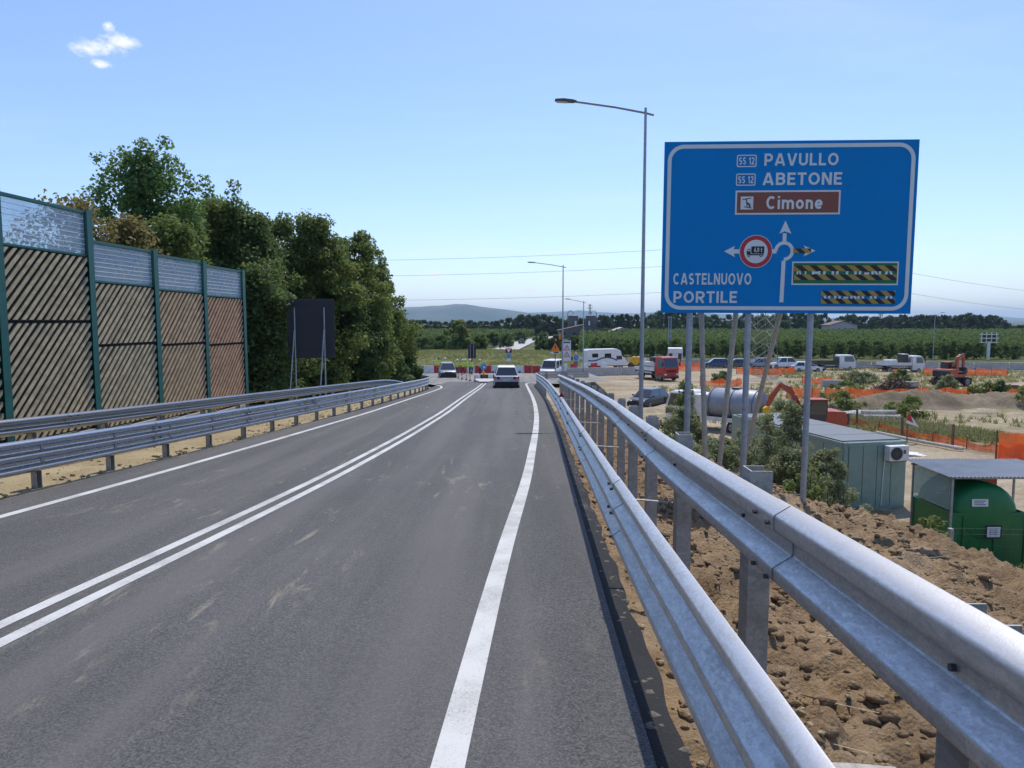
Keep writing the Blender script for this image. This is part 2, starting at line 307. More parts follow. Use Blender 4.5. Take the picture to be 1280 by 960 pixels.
# ------------------------------------------------------------------ mesh helpers
class MB:
    def __init__(s): s.v = []; s.f = []; s.mi = []; s.mats = []
    def m(s, name):
        if name not in s.mats: s.mats.append(name)
        return s.mats.index(name)
    def add(s, vs, fs, mt):
        o = len(s.v); k = s.m(mt); s.v.extend(tuple(p) for p in vs)
        for f in fs: s.f.append(tuple(i+o for i in f)); s.mi.append(k)
        return s
    def box(s, c, d, mt, rot=(0, 0, 0), taper=(1, 1)):
        x, y, z = d[0]/2, d[1]/2, d[2]/2
        M = Matrix.Translation(c) @ Matrix(([1,0,0,0],[0,1,0,0],[0,0,1,0],[0,0,0,1]))
        if any(rot):
            from mathutils import Euler
            M = Matrix.Translation(c) @ Euler(rot).to_matrix().to_4x4()
        vs = [M @ Vector((sx*x*(taper[0] if sz > 0 else 1), sy*y*(taper[1] if sz > 0 else 1), sz*z)) for sz in (-1, 1) for sy in (-1, 1) for sx in (-1, 1)]
        return s.add(vs, [(0,2,3,1),(4,5,7,6),(0,1,5,4),(2,6,7,3),(0,4,6,2),(1,3,7,5)], mt)
    def tube(s, pts, r, mt, n=8, caps=True):
        pts = [Vector(p) for p in pts]; k = len(pts); rr = r if isinstance(r, (list, tuple)) else [r]*k
        vs = []; up = None
        for i, p in enumerate(pts):
            d = (pts[min(i+1, k-1)] - pts[max(i-1, 0)]).normalized()
            a = d.orthogonal().normalized() if up is None else (up - d*up.dot(d)).normalized()
            up = a; b = d.cross(a)
            vs += [p + (a*math.cos(2*math.pi*j/n) + b*math.sin(2*math.pi*j/n))*rr[i] for j in range(n)]
        fs = [(i*n+j, i*n+(j+1) % n, (i+1)*n+(j+1) % n, (i+1)*n+j) for i in range(k-1) for j in range(n)]
        if caps: fs += [tuple(range(n))[::-1], tuple(range((k-1)*n, k*n))]
        return s.add(vs, fs, mt)
    def prism(s, poly, a, b, mt, axis='y'):
        """polygon (2D) extruded from a to b along an axis; axis y: poly is (x, z); x: (y, z); z: (x, y)"""
        f = {'y': lambda p, t: (p[0], t, p[1]), 'x': lambda p, t: (t, p[0], p[1]), 'z': lambda p, t: (p[0], p[1], t)}[axis]
        n = len(poly); vs = [f(p, a) for p in poly] + [f(p, b) for p in poly]
        fs = [(i, (i+1) % n, n+(i+1) % n, n+i) for i in range(n)] + [tuple(range(n))[::-1], tuple(range(n, 2*n))]
        return s.add(vs, fs, mt)
    def loft(s, rings, mt, closed=True, caps=True):
        n = len(rings[0]); vs = [p for r_ in rings for p in r_]; m_ = n if closed else n-1
        fs = [(i*n+j, i*n+(j+1) % n, (i+1)*n+(j+1) % n, (i+1)*n+j) for i in range(len(rings)-1) for j in range(m_)]
        if caps and closed: fs += [tuple(range(n))[::-1], tuple(range((len(rings)-1)*n, len(rings)*n))]
        return s.add(vs, fs, mt)
    def disc(s, c, r, mt, axis='y', n=20, ir=0.0, t=.004):
        pts = [(math.cos(2*math.pi*i/n), math.sin(2*math.pi*i/n)) for i in range(n)]
        f = {'y': lambda a, b_, q: (c[0]+a, c[1]+q, c[2]+b_), 'x': lambda a, b_, q: (c[0]+q, c[1]+a, c[2]+b_), 'z': lambda a, b_, q: (c[0]+a, c[1]+b_, c[2]+q)}[axis]
        if ir == 0:
            vs = [f(a*r, b_*r, -t/2) for a, b_ in pts] + [f(a*r, b_*r, t/2) for a, b_ in pts]
            fs = [(i, (i+1) % n, n+(i+1) % n, n+i) for i in range(n)] + [tuple(range(n))[::-1], tuple(range(n, 2*n))]
        else:
            vs = [f(a*q, b_*q, w) for w in (-t/2, t/2) for q in (ir, r) for a, b_ in pts]
            fs = []
            for i in range(n):
                j = (i+1) % n
                fs += [(i, j, n+j, n+i), (2*n+i, 3*n+i, 3*n+j, 2*n+j), (i, 2*n+i, 2*n+j, j), (n+i, n+j, 3*n+j, 3*n+i)]
        return s.add(vs, fs, mt)
    def build(s, name, parent=None, smooth=False, bevel=0, loc=None, recalc=True):
        me = bpy.data.meshes.new(name); me.from_pydata(s.v, [], s.f)
        for k in s.mats: me.materials.append(MATS[k])
        me.polygons.foreach_set('material_index', s.mi)
        if recalc:
            bm = bmesh.new(); bm.from_mesh(me); bmesh.ops.recalc_face_normals(bm, faces=bm.faces); bm.to_mesh(me); bm.free()
        if smooth: me.polygons.foreach_set('use_smooth', [True]*len(me.polygons))
        o = bpy.data.objects.new(name, me); COL.objects.link(o)
        if parent is not None: o.parent = parent
        if loc is not None: o.location = loc
        if bevel:
            b = o.modifiers.new('bevel', 'BEVEL'); b.width = bevel; b.segments = 2; b.limit_method = 'ANGLE'; b.angle_limit = R(40)
        if smooth and not bevel:
            try: me.set_sharp_from_angle(angle=R(42))
            except Exception: pass
        return o
def tag(o, label=None, cat=None, group=None, kind=None):
    for k, v in (('label', label), ('category', cat), ('group', group), ('kind', kind)):
        if v: o[k] = v
    return o
def thing(name, label, cat, loc=(0, 0, 0), rz=0.0, group=None, rot=None):
    o = bpy.data.objects.new(name, None); COL.objects.link(o); o.location = loc; o.rotation_euler = rot or (0, 0, rz)
    o.empty_display_size = .2
    return tag(o, label, cat, group)
def dup(o, loc=None, rz=None, label=None, scale=None, parent=None):
    """copy of a thing with its parts and their sub-parts (mesh data shared)"""
    c = o.copy(); COL.objects.link(c)
    if parent is not None: c.parent = parent
    if loc is not None: c.location = loc
    if rz is not None: c.rotation_euler = (c.rotation_euler[0], c.rotation_euler[1], rz)
    if label: c['label'] = label
    if scale is not None: c.scale = scale if isinstance(scale, tuple) else (scale,)*3
    for ch in list(o.children): dup(ch, parent=c)
    return c
def clone(o, parent, loc=None, rot=None, scale=None):
    c = o.copy(); COL.objects.link(c); c.parent = parent
    if loc is not None: c.location = loc
    if rot is not None: c.rotation_euler = rot
    if scale is not None: c.scale = scale
    return c
def quads(name, V, mt, parent=None, loc=None):
    """V: (n,4,3) array of separate quads -> one mesh"""
    n = len(V); me = bpy.data.meshes.new(name)
    me.vertices.add(n*4); me.vertices.foreach_set('co', np.ascontiguousarray(V, dtype=np.float32).ravel())
    me.loops.add(n*4); me.loops.foreach_set('vertex_index', np.arange(n*4, dtype=np.int32))
    me.polygons.add(n); me.polygons.foreach_set('loop_start', np.arange(0, n*4, 4, dtype=np.int32))
    me.update(calc_edges=True); me.materials.append(MATS[mt])
    o = bpy.data.objects.new(name, me); COL.objects.link(o)
    if parent is not None: o.parent = parent
    if loc is not None: o.location = loc
    return o
def grid(name, X, Y, Z, mt, kind='structure', smooth=True, parent=None):
    """X, Y, Z: 2D arrays"""
    a, b_ = X.shape; V = np.stack([X, Y, Z], -1).reshape(-1, 3); i = np.arange(a*b_).reshape(a, b_)
    F = np.stack([i[:-1, :-1], i[:-1, 1:], i[1:, 1:], i[1:, :-1]], -1).reshape(-1, 4)
    me = bpy.data.meshes.new(name); me.vertices.add(len(V)); me.vertices.foreach_set('co', V.astype(np.float32).ravel())
    me.loops.add(F.size); me.loops.foreach_set('vertex_index', F.astype(np.int32).ravel())
    me.polygons.add(len(F)); me.polygons.foreach_set('loop_start', np.arange(0, F.size, 4, dtype=np.int32))
    me.update(calc_edges=True); me.materials.append(MATS[mt])
    if np.cross(V[i[0, 1]]-V[i[0, 0]], V[i[1, 0]]-V[i[0, 0]])[2] < 0: me.flip_normals()
    me.polygons.foreach_set('use_smooth', [smooth]*len(F))
    o = bpy.data.objects.new(name, me); COL.objects.link(o)
    if parent is not None: o.parent = parent
    if kind: o['kind'] = kind
    return o
def vnoise(x, y, seed=0):
    """value noise on arrays"""
    xi = np.floor(x).astype(np.int64); yi = np.floor(y).astype(np.int64); fx = x-xi; fy = y-yi
    fx = fx*fx*(3-2*fx); fy = fy*fy*(3-2*fy)
    def h(a, b_):
        n = (a*374761393 + b_*668265263 + seed*974634777) & 0xffffffff
        n = ((n ^ (n >> 13))*1274126177) & 0xffffffff
        return ((n ^ (n >> 16)) & 0xffff)/65535.0
    return (h(xi, yi)*(1-fx)+h(xi+1, yi)*fx)*(1-fy) + (h(xi, yi+1)*(1-fx)+h(xi+1, yi+1)*fx)*fy
def fbm(x, y, o=4, seed=0, gain=.5):
    r_ = 0; a = 1; tot = 0
    for k in range(o): r_ = r_ + a*(vnoise(x*2**k, y*2**k, seed+k)-.5); tot += a; a *= gain
    return r_/tot*2
# ------------------------------------------------------------------ lie of the land: the road runs down a ramp to the roundabout
_py = [-40, -10, 0, 4.9, 12.05, 18.5, 26.4, 36.7, 49, 58.4, 74, 89, 120, 200]
_pz = [6.9, 5.55, 5.05, 4.79, 4.34, 4.0, 3.59, 3.07, 2.38, 1.88, 1.1, .5, .3, .3]
_ys = np.arange(-30, 190, .5); _zs = np.interp(_ys, _py, _pz)
_k = np.exp(-.5*(np.arange(-16, 17)*.5/3.0)**2); _k /= _k.sum()
_zs = np.convolve(np.pad(_zs, 16, mode='edge'), _k, 'valid')
def zr(Y): return np.interp(Y, _ys, _zs)
def curve(pts):
    P = np.array(pts, float); ys = np.arange(P[0, 1], P[-1, 1]+.01, .25); xs = np.interp(ys, P[:, 1], P[:, 0])
    k = np.exp(-.5*(np.arange(-12, 13)*.25/1.4)**2); k /= k.sum()
    pad = np.concatenate([xs[0]+(xs[1]-xs[0])*np.arange(-12, 0), xs, xs[-1]+(xs[-1]-xs[-2])*np.arange(1, 13)])
    xs = np.convolve(pad, k, 'valid')
    return lambda Y: np.interp(Y, ys, xs)
lineR = curve([(-.78, -6), (-.31, 3.24), (-.11, 6.86), (.25, 11.73), (.47, 16.04), (.66, 19.6), (.88, 25.1), (1.03, 31.7), (1.09, 38.5), (1.13, 50.2), (1.16, 60)])
lineC = curve([(-4.2, -6), (-3.55, 4.73), (-3.36, 6.77), (-3.0, 11.73), (-2.88, 14.22), (-2.68, 18.4), (-2.42, 26.6), (-2.32, 37.7), (-2.22, 48.8), (-2.21, 60)])
lineL = curve([(-7.4, -6), (-6.43, 9.15), (-6.0, 16.5), (-5.42, 26.6), (-5.15, 35.4), (-4.98, 44.8), (-4.98, 50)])
railR = curve([(.43, -6), (.66, 0), (.73, 2.6), (.77, 4.4), (.95, 9.2), (1.37, 21), (1.66, 34), (1.75, 45), (1.77, 54.4), (1.78, 60)])
railL = curve([(-8.3, -6), (-7.25, 11.7), (-7.02, 14.8), (-6.9, 17), (-6.45, 23.2), (-6.05, 29), (-5.87, 33), (-5.66, 38), (-5.58, 43), (-5.65, 48)])
edgeR = lambda Y: railR(Y) - .05
edgeL = lambda Y: lineL(np.minimum(Y, 50)) - .85

def road_sheet(name, xa, xb, ys, mt, dz=0.0, nx=9):
    Y, U = np.meshgrid(ys, np.linspace(0, 1, nx), indexing='ij')
    X = xa(Y)*(1-U) + xb(Y)*U
    return grid(name, X, Y, zr(Y)+dz, mt)
# carriageway down to the mouth of the roundabout
road_sheet('road', edgeL, edgeR, np.arange(-8, 64.01, .5), 'asphalt')
road_sheet('road_edge_shade', lambda Y: edgeR(Y)-.02, lambda Y: edgeR(Y)+.19+.015*np.sin(Y*3.1)+.012*np.sin(Y*7.7), np.arange(-4, 58.01, .12), 'bitumen_rail_shade', -.03, 4)  # dark bitumen edge, widened under the rail as painted shadow
# roundabout ring and the flare on either side of the approach
ys = np.arange(58, 101, 1.0); Y, U = np.meshgrid(ys, np.linspace(0, 1, 40), indexing='ij')
fl = np.interp(Y, [58, 60, 63, 68], [-6.2, -8.5, -13, -48]); fr = np.interp(Y, [58, 59, 62, 68, 101], [1.8, 3.2, 6.5, 9.5, 10])
grid('roundabout_road', fl*(1-U)+fr*U, Y, zr(Y)-.012, 'asphalt_dusty')

def strip(name, pts, w, mt='road_paint', dz=.004):
    """painted line following (X, Y) points"""
    P = np.array(pts, float); d = np.gradient(P, axis=0); nrm = np.stack([d[:, 1], -d[:, 0]], 1); nrm /= np.linalg.norm(nrm, axis=1)[:, None]
    wv = np.linspace(-w/2, w/2, 3)
    X = P[:, 0][:, None]+nrm[:, 0][:, None]*wv; Y = P[:, 1][:, None]+nrm[:, 1][:, None]*wv
    return grid(name, X, Y, zr(Y)+dz, mt)
ys = np.arange(-7, 58.6, .4)
pR = [(float(lineR(y)), y) for y in ys] + [(1.2, 59.2), (1.3, 60.0), (1.55, 61.2), (2.0, 62.4), (2.9, 63.3), (4.4, 63.6)]
mk = strip('right_edge_line', pR, .165)
ys = np.arange(-7, 60.1, .4)
strip('centre_line', [(float(lineC(y))-.0, y) for y in ys], .125)
strip('centre_line', [(float(lineC(y))-.27, y) for y in ys], .125)
ys = np.arange(-7, 48.1, .4)
strip('left_edge_line', [(float(lineL(y)), y) for y in ys] + [(-5.0, 50), (-5.15, 52), (-5.45, 54), (-5.95, 56), (-6.6, 58), (-7.6, 59.8), (-9, 61.2), (-11, 62)], .15)
# thin joint between two passes of asphalt
def ground_right(X, Y):
    u = X - railR(np.clip(Y, -6, 60)); z0 = zr(Y)
    bw = np.interp(Y, [-10, 0, 8, 12, 14.5, 18, 22, 30, 46, 56, 64, 100], [6, 6, 6.3, 7.0, 5.4, 3.8, 2.8, 1.9, 1.6, 3.5, 4.5, 3])
    berm = z0 - .17 - .1*np.clip(u, 0, None) - .15*np.clip(u-3.2, 0, None)
    z = np.where(u < bw, berm, berm - .62*(u-bw))
    s = .5*(z + np.sqrt(z*z + .12)); return np.where(u < -.1, z0-.35, np.minimum(s, z0-.1))
def ground_left(X, Y):
    u = (edgeL(np.clip(Y, -6, 50)) - X); z0 = zr(Y)
    z = z0 - .02 - .02*np.clip(u, 0, None); z = np.where(u > 6, z-.5*(u-6), z)
    s = .5*(z + np.sqrt(z*z + .1)); return np.where(u < -.15, z0-.35, np.minimum(s, z0-.015))

# bank of dug earth on the right, close by: real clods in the mesh
xs = np.arange(.45, 13.6, .055); ys = np.arange(.6, 30, .058); Y, X = np.meshgrid(ys, xs, indexing='ij'); X = X + 0
uu = X - railR(Y); Z = ground_right(X, Y)
amp = np.clip((uu+.15)/1.0, .06, 1)
big = fbm(X*.75, Y*.75, 3, 3); mid_ = fbm(X*2.3, Y*2.3, 3, 11); cl_ = np.abs(fbm(X*5.5, Y*5.5, 3, 21)); fine = fbm(X*14, Y*14, 2, 31)
ridge = .22*np.exp(-(((X-(8.8-.26*(Y-6)))/.75)**2)) * np.clip((Y-5.5)/2, 0, 1)*np.clip((15-Y)/3, 0, 1)
Z = Z + amp*(.17*big + .13*mid_ + .17*(cl_-.25) + .055*fine + ridge*(1+.6*mid_))
Z = np.where(uu < .12, np.minimum(Z, zr(Y)-.045), Z)
grid('dirt_bank', X, Y, Z, 'dirt_brown')
def bank_z(x, y):
    return float(Z[min(max(int((y-.6)/.058), 0), Z.shape[0]-1), min(max(int((x-.45)/.055), 0), Z.shape[1]-1)])
# the bank further on, and the site floor
xs = np.concatenate([np.arange(.9, 16, .3), np.arange(16, 140, 1.2)]); ys = np.concatenate([np.arange(24, 70, .45), np.arange(70, 112.6, .8)])
Y2, X2 = np.meshgrid(ys, xs, indexing='ij'); Z2 = ground_right(X2, Y2)
far = np.clip((X2-8)/4, 0, 1)
Z2 = Z2 + (.10*fbm(X2*.5, Y2*.5, 4, 5) + .05*fbm(X2*2, Y2*2, 2, 9))*np.clip((X2-railR(np.clip(Y2, -6, 60)))/1.5, .05, 1)
Z2 = Z2 + far*(.3*np.exp(-((Y2-57-1.4*np.sin(X2*.21))/2.0)**2)*np.clip((X2-24)/5, 0, 1)*(1+.75*fbm(X2*.5, Y2*.5, 4, 2)) + .5*np.exp(-((Y2-70.5-1.2*np.sin(X2*.15))/1.3)**2)*np.clip((X2-26)/5, 0, 1)*np.clip(.5+fbm(X2*.12, Y2*.2, 3, 12)*2.5, 0, 1))   # the long spoil heap
Z2 = np.where((Y2 > 57) & (X2 < fr.max()+.5) & (X2 < np.interp(Y2, [58, 59, 62, 68, 101], [1.8, 3.2, 6.5, 9.5, 10])+.4), np.minimum(Z2, zr(Y2)-.06), Z2)
Z2 = np.where((Y2 < 29.9) & (X2 < 12), Z2-.28, Z2)
grid('site_ground', X2, Y2, Z2, 'site_earth')
def site_z(x, y):
    i = int(np.searchsorted(Y2[:, 0], y)); j = int(np.searchsorted(X2[0], x)); i = min(i, Z2.shape[0]-1); j = min(j, Z2.shape[1]-1)
    return float(Z2[i, j])
# long heap of dug soil across the site
xs = np.arange(23, 66, .2); ys = np.arange(53, 61.5, .2); Yq, Xq = np.meshgrid(ys, xs, indexing='ij')
hq = np.exp(-((Yq-57.2-1.3*np.sin(Xq*.21))/1.45)**2)*np.clip((Xq-24)/6, 0, 1)*np.clip((65.5-Xq)/4, 0, 1)
Zq = .28 + hq*(.75+.5*fbm(Xq*.35, Yq*.35, 3, 41)) + np.clip(hq*2, 0, 1)*(.22*np.abs(fbm(Xq*1.5, Yq*1.5, 3, 42))+.13*fbm(Xq*4, Yq*4, 2, 43)) - .3*(1-np.clip(hq*3, 0, 1))
tag(grid('spoil_heap', Xq, Yq, Zq, 'dirt_heap', None), 'long low heap of dug soil crossing the site in front of the long orange net', 'soil heap')
# near part of the site below the bank
xs = np.arange(12, 40, .35); ys = np.arange(2, 24.2, .4); Y3, X3 = np.meshgrid(ys, xs, indexing='ij')
Z3 = ground_right(X3, Y3) + .08*fbm(X3*.8, Y3*.8, 4, 5)
grid('site_ground', X3, Y3, Z3, 'site_earth')
# verge on the left between carriageway and noise barrier
xs = np.linspace(0, 1, 70); ys = np.arange(-6, 62, .22); Y4, U4 = np.meshgrid(ys, xs, indexing='ij')
X4 = (edgeL(np.clip(Y4, -6, 50))+.25)*(1-U4) - 26*U4
X4 = X4 - np.clip(Y4-50, 0, None)**1.4*.16*(1-U4)
u4 = edgeL(np.clip(Y4, -6, 50)) - X4; Z4 = ground_left(X4, Y4)
Z4 = Z4 + np.clip(u4/.5, 0, 1)*(.05*fbm(X4*1.3, Y4*1.3, 4, 7)+.045*np.abs(fbm(X4*5, Y4*5, 2, 8))) + np.clip((u4-.2)/.4, 0, 1)*.03
grid('verge', X4, Y4, Z4, 'dirt_yellow')
# the plain, out to the foot of the hills
a = np.concatenate([-np.geomspace(14000, 40, 26), np.linspace(-30, 30, 7), np.geomspace(40, 14000, 26)])
X5, Y5 = np.meshgrid(a, a, indexing='xy'); grid('ground', X5, Y5, X5*0-.22, 'field_ground')

# ------------------------------------------------------------------ clods and stones
def rock(r_, seed, sub=1):
    bm = bmesh.new(); bmesh.ops.create_icosphere(bm, subdivisions=sub, radius=1)
    rr = random.Random(seed); off = Vector((rr.random()*50, rr.random()*50, rr.random()*50))
    for v in bm.verts: v.co *= r_*(1 + .75*mnoise.noise(v.co*1.3+off) + .25*mnoise.noise(v.co*3.4+off)); v.co.z *= .72
    vs = np.array([v.co[:] for v in bm.verts]); fs = [[v.index for v in f.verts] for f in bm.faces]; bm.free(); return vs, fs
ROCKS = [rock(1, k, 2) for k in range(9)]
def scatter_rocks(name, pts, mt, label=None):
    V = []; F = []; o = 0
    for (x, y, z, r_) in pts:
        vs, fs = ROCKS[random.randrange(9)]; a_ = random.random()*6.28; c_, s_ = math.cos(a_), math.sin(a_)
        Rm = np.array([[c_, -s_, 0], [s_, c_, 0], [0, 0, 1]]); V.append((vs@Rm.T)*r_*np.array([1, random.uniform(.75, 1.2), random.uniform(.7, 1)])+(x, y, z)); F += [[i+o for i in f] for f in fs]; o += len(vs)
    me = bpy.data.meshes.new(name); me.from_pydata(np.concatenate(V).tolist(), [], F); me.materials.append(MATS[mt]); me.polygons.foreach_set('use_smooth', [True]*len(F))
    ob = bpy.data.objects.new(name, me); COL.objects.link(ob); tag(ob, label, None, None, 'stuff'); return ob
pts = []
for k in range(9000):
    y = .9 + 16*random.random()**1.35; x = float(railR(y)) + .12 + random.random()**.8*5.6
    r_ = .008+.058*random.random()**4
    pts.append((x, y, bank_z(x, y)+r_*.1, r_))
scatter_rocks('earth_clods', pts, 'dirt_brown')
pts = []
for k in range(1100):
    y = 1.2 + 17*random.random()**1.3; x = float(railR(y)) + .2 + random.random()*6; r_ = .008+.03*random.random()**3; pts.append((x, y, bank_z(x, y)+r_*.3, r_))
scatter_rocks('pale_stones', pts, 'dirt_yellow')
sm_ = MB()
for k in range(420):
    y = 1.5 + 15*random.random()**1.3; x = float(railR(y)) + .25 + random.random()*5.5; z = bank_z(x, y)+.02; a_ = random.random()*6.28; L_ = random.uniform(.06, .3); d_ = Vector((math.cos(a_), math.sin(a_), random.uniform(-.1, .25)))*L_*.5
    sm_.tube([Vector((x, y, z))-d_, Vector((x, y, z))+d_], random.uniform(.002, .005), ('slat_wood', 'bark')[k % 3 == 0], 3, False)
o = sm_.build('straw', recalc=False); o['kind'] = 'stuff'
pts = []
for k in range(900):
    y = 1.2+random.random()**1.2*36; x = float(railR(y))-.03+random.random()*.16; r_ = .008+.03*random.random()**2
    pts.append((x, y, float(zr(y))-.055+r_*.3, r_))
scatter_rocks('edge_gravel', pts, 'dirt_grey')
pts = []
for k in range(1300):
    y = 5+random.random()*32; x = float(edgeL(y))-.05-random.random()**1.5*2.6; r_ = .008+.035*random.random()**3
    pts.append((x, y, float(ground_left(np.array(x), np.array(y)))+.04, r_))
scatter_rocks('verge_clods', pts, 'dirt_yellow')
for (x, y, r_, lb) in ((2.95, 3.62, .085, 'large dark clod of earth lying alone below the near guardrail'), (3.9, 5.6, .075, 'pale flat stone on the dug earth behind the guardrail'), (6.5, 13.9, .12, 'reddish clod at the foot of the sign post standing nearest')):
    vs, fs = rock(r_, int(r_*1000), 3); b = MB(); b.add(vs, fs, 'dirt_brown'); o = b.build('earth_clod', smooth=True, loc=(x, y, bank_z(x, y)+r_*.25)); tag(o, lb, 'clod')

# ------------------------------------------------------------------ guardrails
def fillet(P, k=2):
    P = [Vector((*p, 0)) for p in P]; out = [P[0]]
    for i in range(1, len(P)-1):
        a_, b_, c_ = P[i-1], P[i], P[i+1]; q = min((a_-b_).length, (c_-b_).length)*.17
        s_, e_ = b_+(a_-b_).normalized()*q, b_+(c_-b_).normalized()*q
        for j in range(k+1):
            tt = j/k; out.append(s_*(1-tt)**2 + b_*2*tt*(1-tt) + e_*tt**2)
    out.append(P[-1]); return [(p.x, p.y) for p in out]
THREE = fillet([(.03, 0), (.083, .035), (.083, .072), (0, .125), (0, .185), (.083, .232), (.083, .274), (0, .321), (0, .381), (.083, .434), (.083, .471), (.03, .506)])
TWO = fillet([(.03, .03), (.1, .072), (.1, .135), (0, .198), (0, .262), (.1, .328), (.1, .4), (.02, .45)])
TWO_S = fillet([(.03, 0), (.083, .035), (.083, .085), (0, .13), (0, .18), (.083, .225), (.083, .275), (.03, .31)])
def path_len(P):
    P = np.array(P, float); return np.concatenate([[0], np.cumsum(np.linalg.norm(np.diff(P[:, :2], axis=0), axis=1))])
class Rail:
    """a beam barrier along a plan path; side -1: the face looks left of the walking direction, +1: right"""
    def __init__(s, path, side, h_bottom, prof, mt):
        s.P = np.array(path, float); s.L = path_len(path); s.side = side; s.hb = h_bottom; s.prof = prof; s.mt = mt
    def at(s, q):
        x = np.interp(q, s.L, s.P[:, 0]); y = np.interp(q, s.L, s.P[:, 1]); e = .4
        dx = np.interp(q+e, s.L, s.P[:, 0])-np.interp(q-e, s.L, s.P[:, 0]); dy = np.interp(q+e, s.L, s.P[:, 1])-np.interp(q-e, s.L, s.P[:, 1])
        n = math.hypot(dx, dy) or 1
        hz = s.P[:, 2] if s.P.shape[1] > 2 else np.zeros(len(s.P))
        return float(x), float(y), float(zr(y)+np.interp(q, s.L, hz)), (dx/n, dy/n), (dy/n*s.side, -dx/n*s.side)
    def beam(s, a_, b_, parent, step=.6, th=.006):
        k = max(2, int(round((b_-a_)/step))+1); rings = []
        for i, q in enumerate(np.linspace(a_-.16, b_+.02, k)):
            x, y, z, d, n = s.at(q); lap = .007 if i == 0 else .0035*(1-i/(k-1))
            o = [(x+n[0]*(u+lap), y+n[1]*(u+lap), z+s.hb+v) for u, v in s.prof] + [(x+n[0]*(u+lap-th), y+n[1]*(u+lap-th), z+s.hb+v) for u, v in s.prof[::-1]]
            rings.append(o)
        m = MB(); m.loft(rings, s.mt); return m.build('rail_beam', parent, smooth=True)
    def bolts(s, q, parent, levels):
        m = MB(); x, y, z, d, n = s.at(q)
        for (u, v) in levels:
            for e in (-.1, .1):
                cx, cy = x+d[0]*e+n[0]*(u+.012), y+d[1]*e+n[1]*(u+.012)
                m.tube([(cx-n[0]*.012, cy-n[1]*.012, z+s.hb+v), (cx+n[0]*.012, cy+n[1]*.012, z+s.hb+v)], .013, 'bolt_steel', 6)
        o = m.build('splice_bolts', parent); o['kind'] = 'stuff'; return o
    def post(s, q, parent, zb, zt, off=.0, w=.17, dp=.1, mt='post_steel', open_=True):
        x, y, z, d, n = s.at(q); m = MB(); ang = math.atan2(d[1], d[0])-math.pi/2
        t_ = .009; cx, cy = x-n[0]*(off+dp/2), y-n[1]*(off+dp/2)
        # C section: web across the road, two flanges
        c_, s_ = math.cos(ang), math.sin(ang)
        def P(a_, b__, zz): return (cx+a_*c_-b__*s_, cy+a_*s_+b__*c_, zz)
        for (a0, a1, b0, b1) in ((-dp/2, dp/2, -w/2, -w/2+t_), (-dp/2, -dp/2+t_, -w/2+t_, w/2-t_), (-dp/2, dp/2, w/2-t_, w/2)):
            vs = [P(a_, b__, zz) for zz in (zb, zt) for a_, b__ in ((a0, b0), (a1, b0), (a1, b1), (a0, b1))]
            m.add(vs, [(0, 1, 2, 3)[::-1], (4, 5, 6, 7), (0, 1, 5, 4), (1, 2, 6, 5), (2, 3, 7, 6), (3, 0, 4, 7)], mt)
        return m.build('post', parent)
# right, roadside: three-wave beam close to the asphalt
pathA = [(float(railR(y))+.083, y) for y in np.arange(-3, 54.6, .6)] + [(1.95, 55.6), (2.2, 56.8), (2.8, 58.2), (3.7, 59.4), (4.9, 60.2), (6.6, 60.7)]
RA = Rail(pathA, -1, .465, [(u, v*1.06) for u, v in THREE], 'rail_steel')
tA = thing('guardrail', 'three-wave galvanised guardrail at the right edge of the asphalt with a red reflector', 'guardrail')
S0 = 3.0; q = .2; Ltot = RA.L[-1]
while q < Ltot-.5:
    RA.beam(q, min(q+4.3, Ltot), tA); RA.bolts(q, tA, ((.083, .055), (.083, .253), (.083, .452))) if q < 30 else None; q += 4.3
# right, behind it: taller two-wave beam on high posts
pathB = [(float(railR(y))+.083+np.interp(y, [-3, 3, 6.5, 10, 13.5, 22, 38], [.56, .56, .56, .66, .78, .78, .62]), y) for y in np.arange(-3, 36.1, .6)] + [(2.5, 37.2), (2.75, 38.4), (3.4, 39.6)]
RB = Rail(pathB, -1, .785, TWO, 'rail_steel')
tB = thing('guardrail', 'taller two-wave galvanised guardrail on high posts behind the right roadside rail', 'guardrail')
q = 2.3; RB.beam(.0, 2.3, tB)
while q < RB.L[-1]-.5:
    RB.beam(q, min(q+4.3, RB.L[-1]), tB); RB.bolts(q, tB, ((.1, .08), (.1, .36))) if q < 30 else None; q += 4.3
qq = 3+2.15-.05; k = 0
while qq < RB.L[-1]-1:
    x, y, z, d, n = RB.at(qq); RB.post(qq, tB, z-1.1, z+1.3-(.12 if k == 0 else 0), .004, .17, .13); k += 1
    if y < 24:
        m = MB()
        for v in (.225, .30): m.tube([(x+n[0]*.0, y, z+.785+v), (x+n[0]*.018, y, z+.785+v)], .013, 'bolt_steel', 6)
        o = m.build('post_bolts', tB); o['kind'] = 'stuff'
    # strap that ties the roadside beam to this post
    qa = float(np.interp(y, RA.P[:60, 1], RA.L[:60])); xa, ya, za, _, na = RA.at(qa)
    if k % 2 == 1 and y < 30:
        m = MB(); st = [(xa+.0, ya, za+.66), (xa+.1, ya, za+.69), (xa+.26, ya+.0, za+.685), (x-.02, y, z+.66)]
        for a_, b_ in zip(st[:-1], st[1:]):
            A, B = Vector(a_), Vector(b_)
            m.add([A+Vector((0, -.02, .004)), B+Vector((0, -.02, .004)), B+Vector((0, .02, .004)), A+Vector((0, .02, .004)), A+Vector((0, -.02, -.004)), B+Vector((0, -.02, -.004)), B+Vector((0, .02, -.004)), A+Vector((0, .02, -.004))],
                  [(0, 1, 2, 3), (7, 6, 5, 4), (0, 4, 5, 1), (2, 6, 7, 3)], 'post_steel')
        m.build('tie_strap', tA)
    qq += 2.15
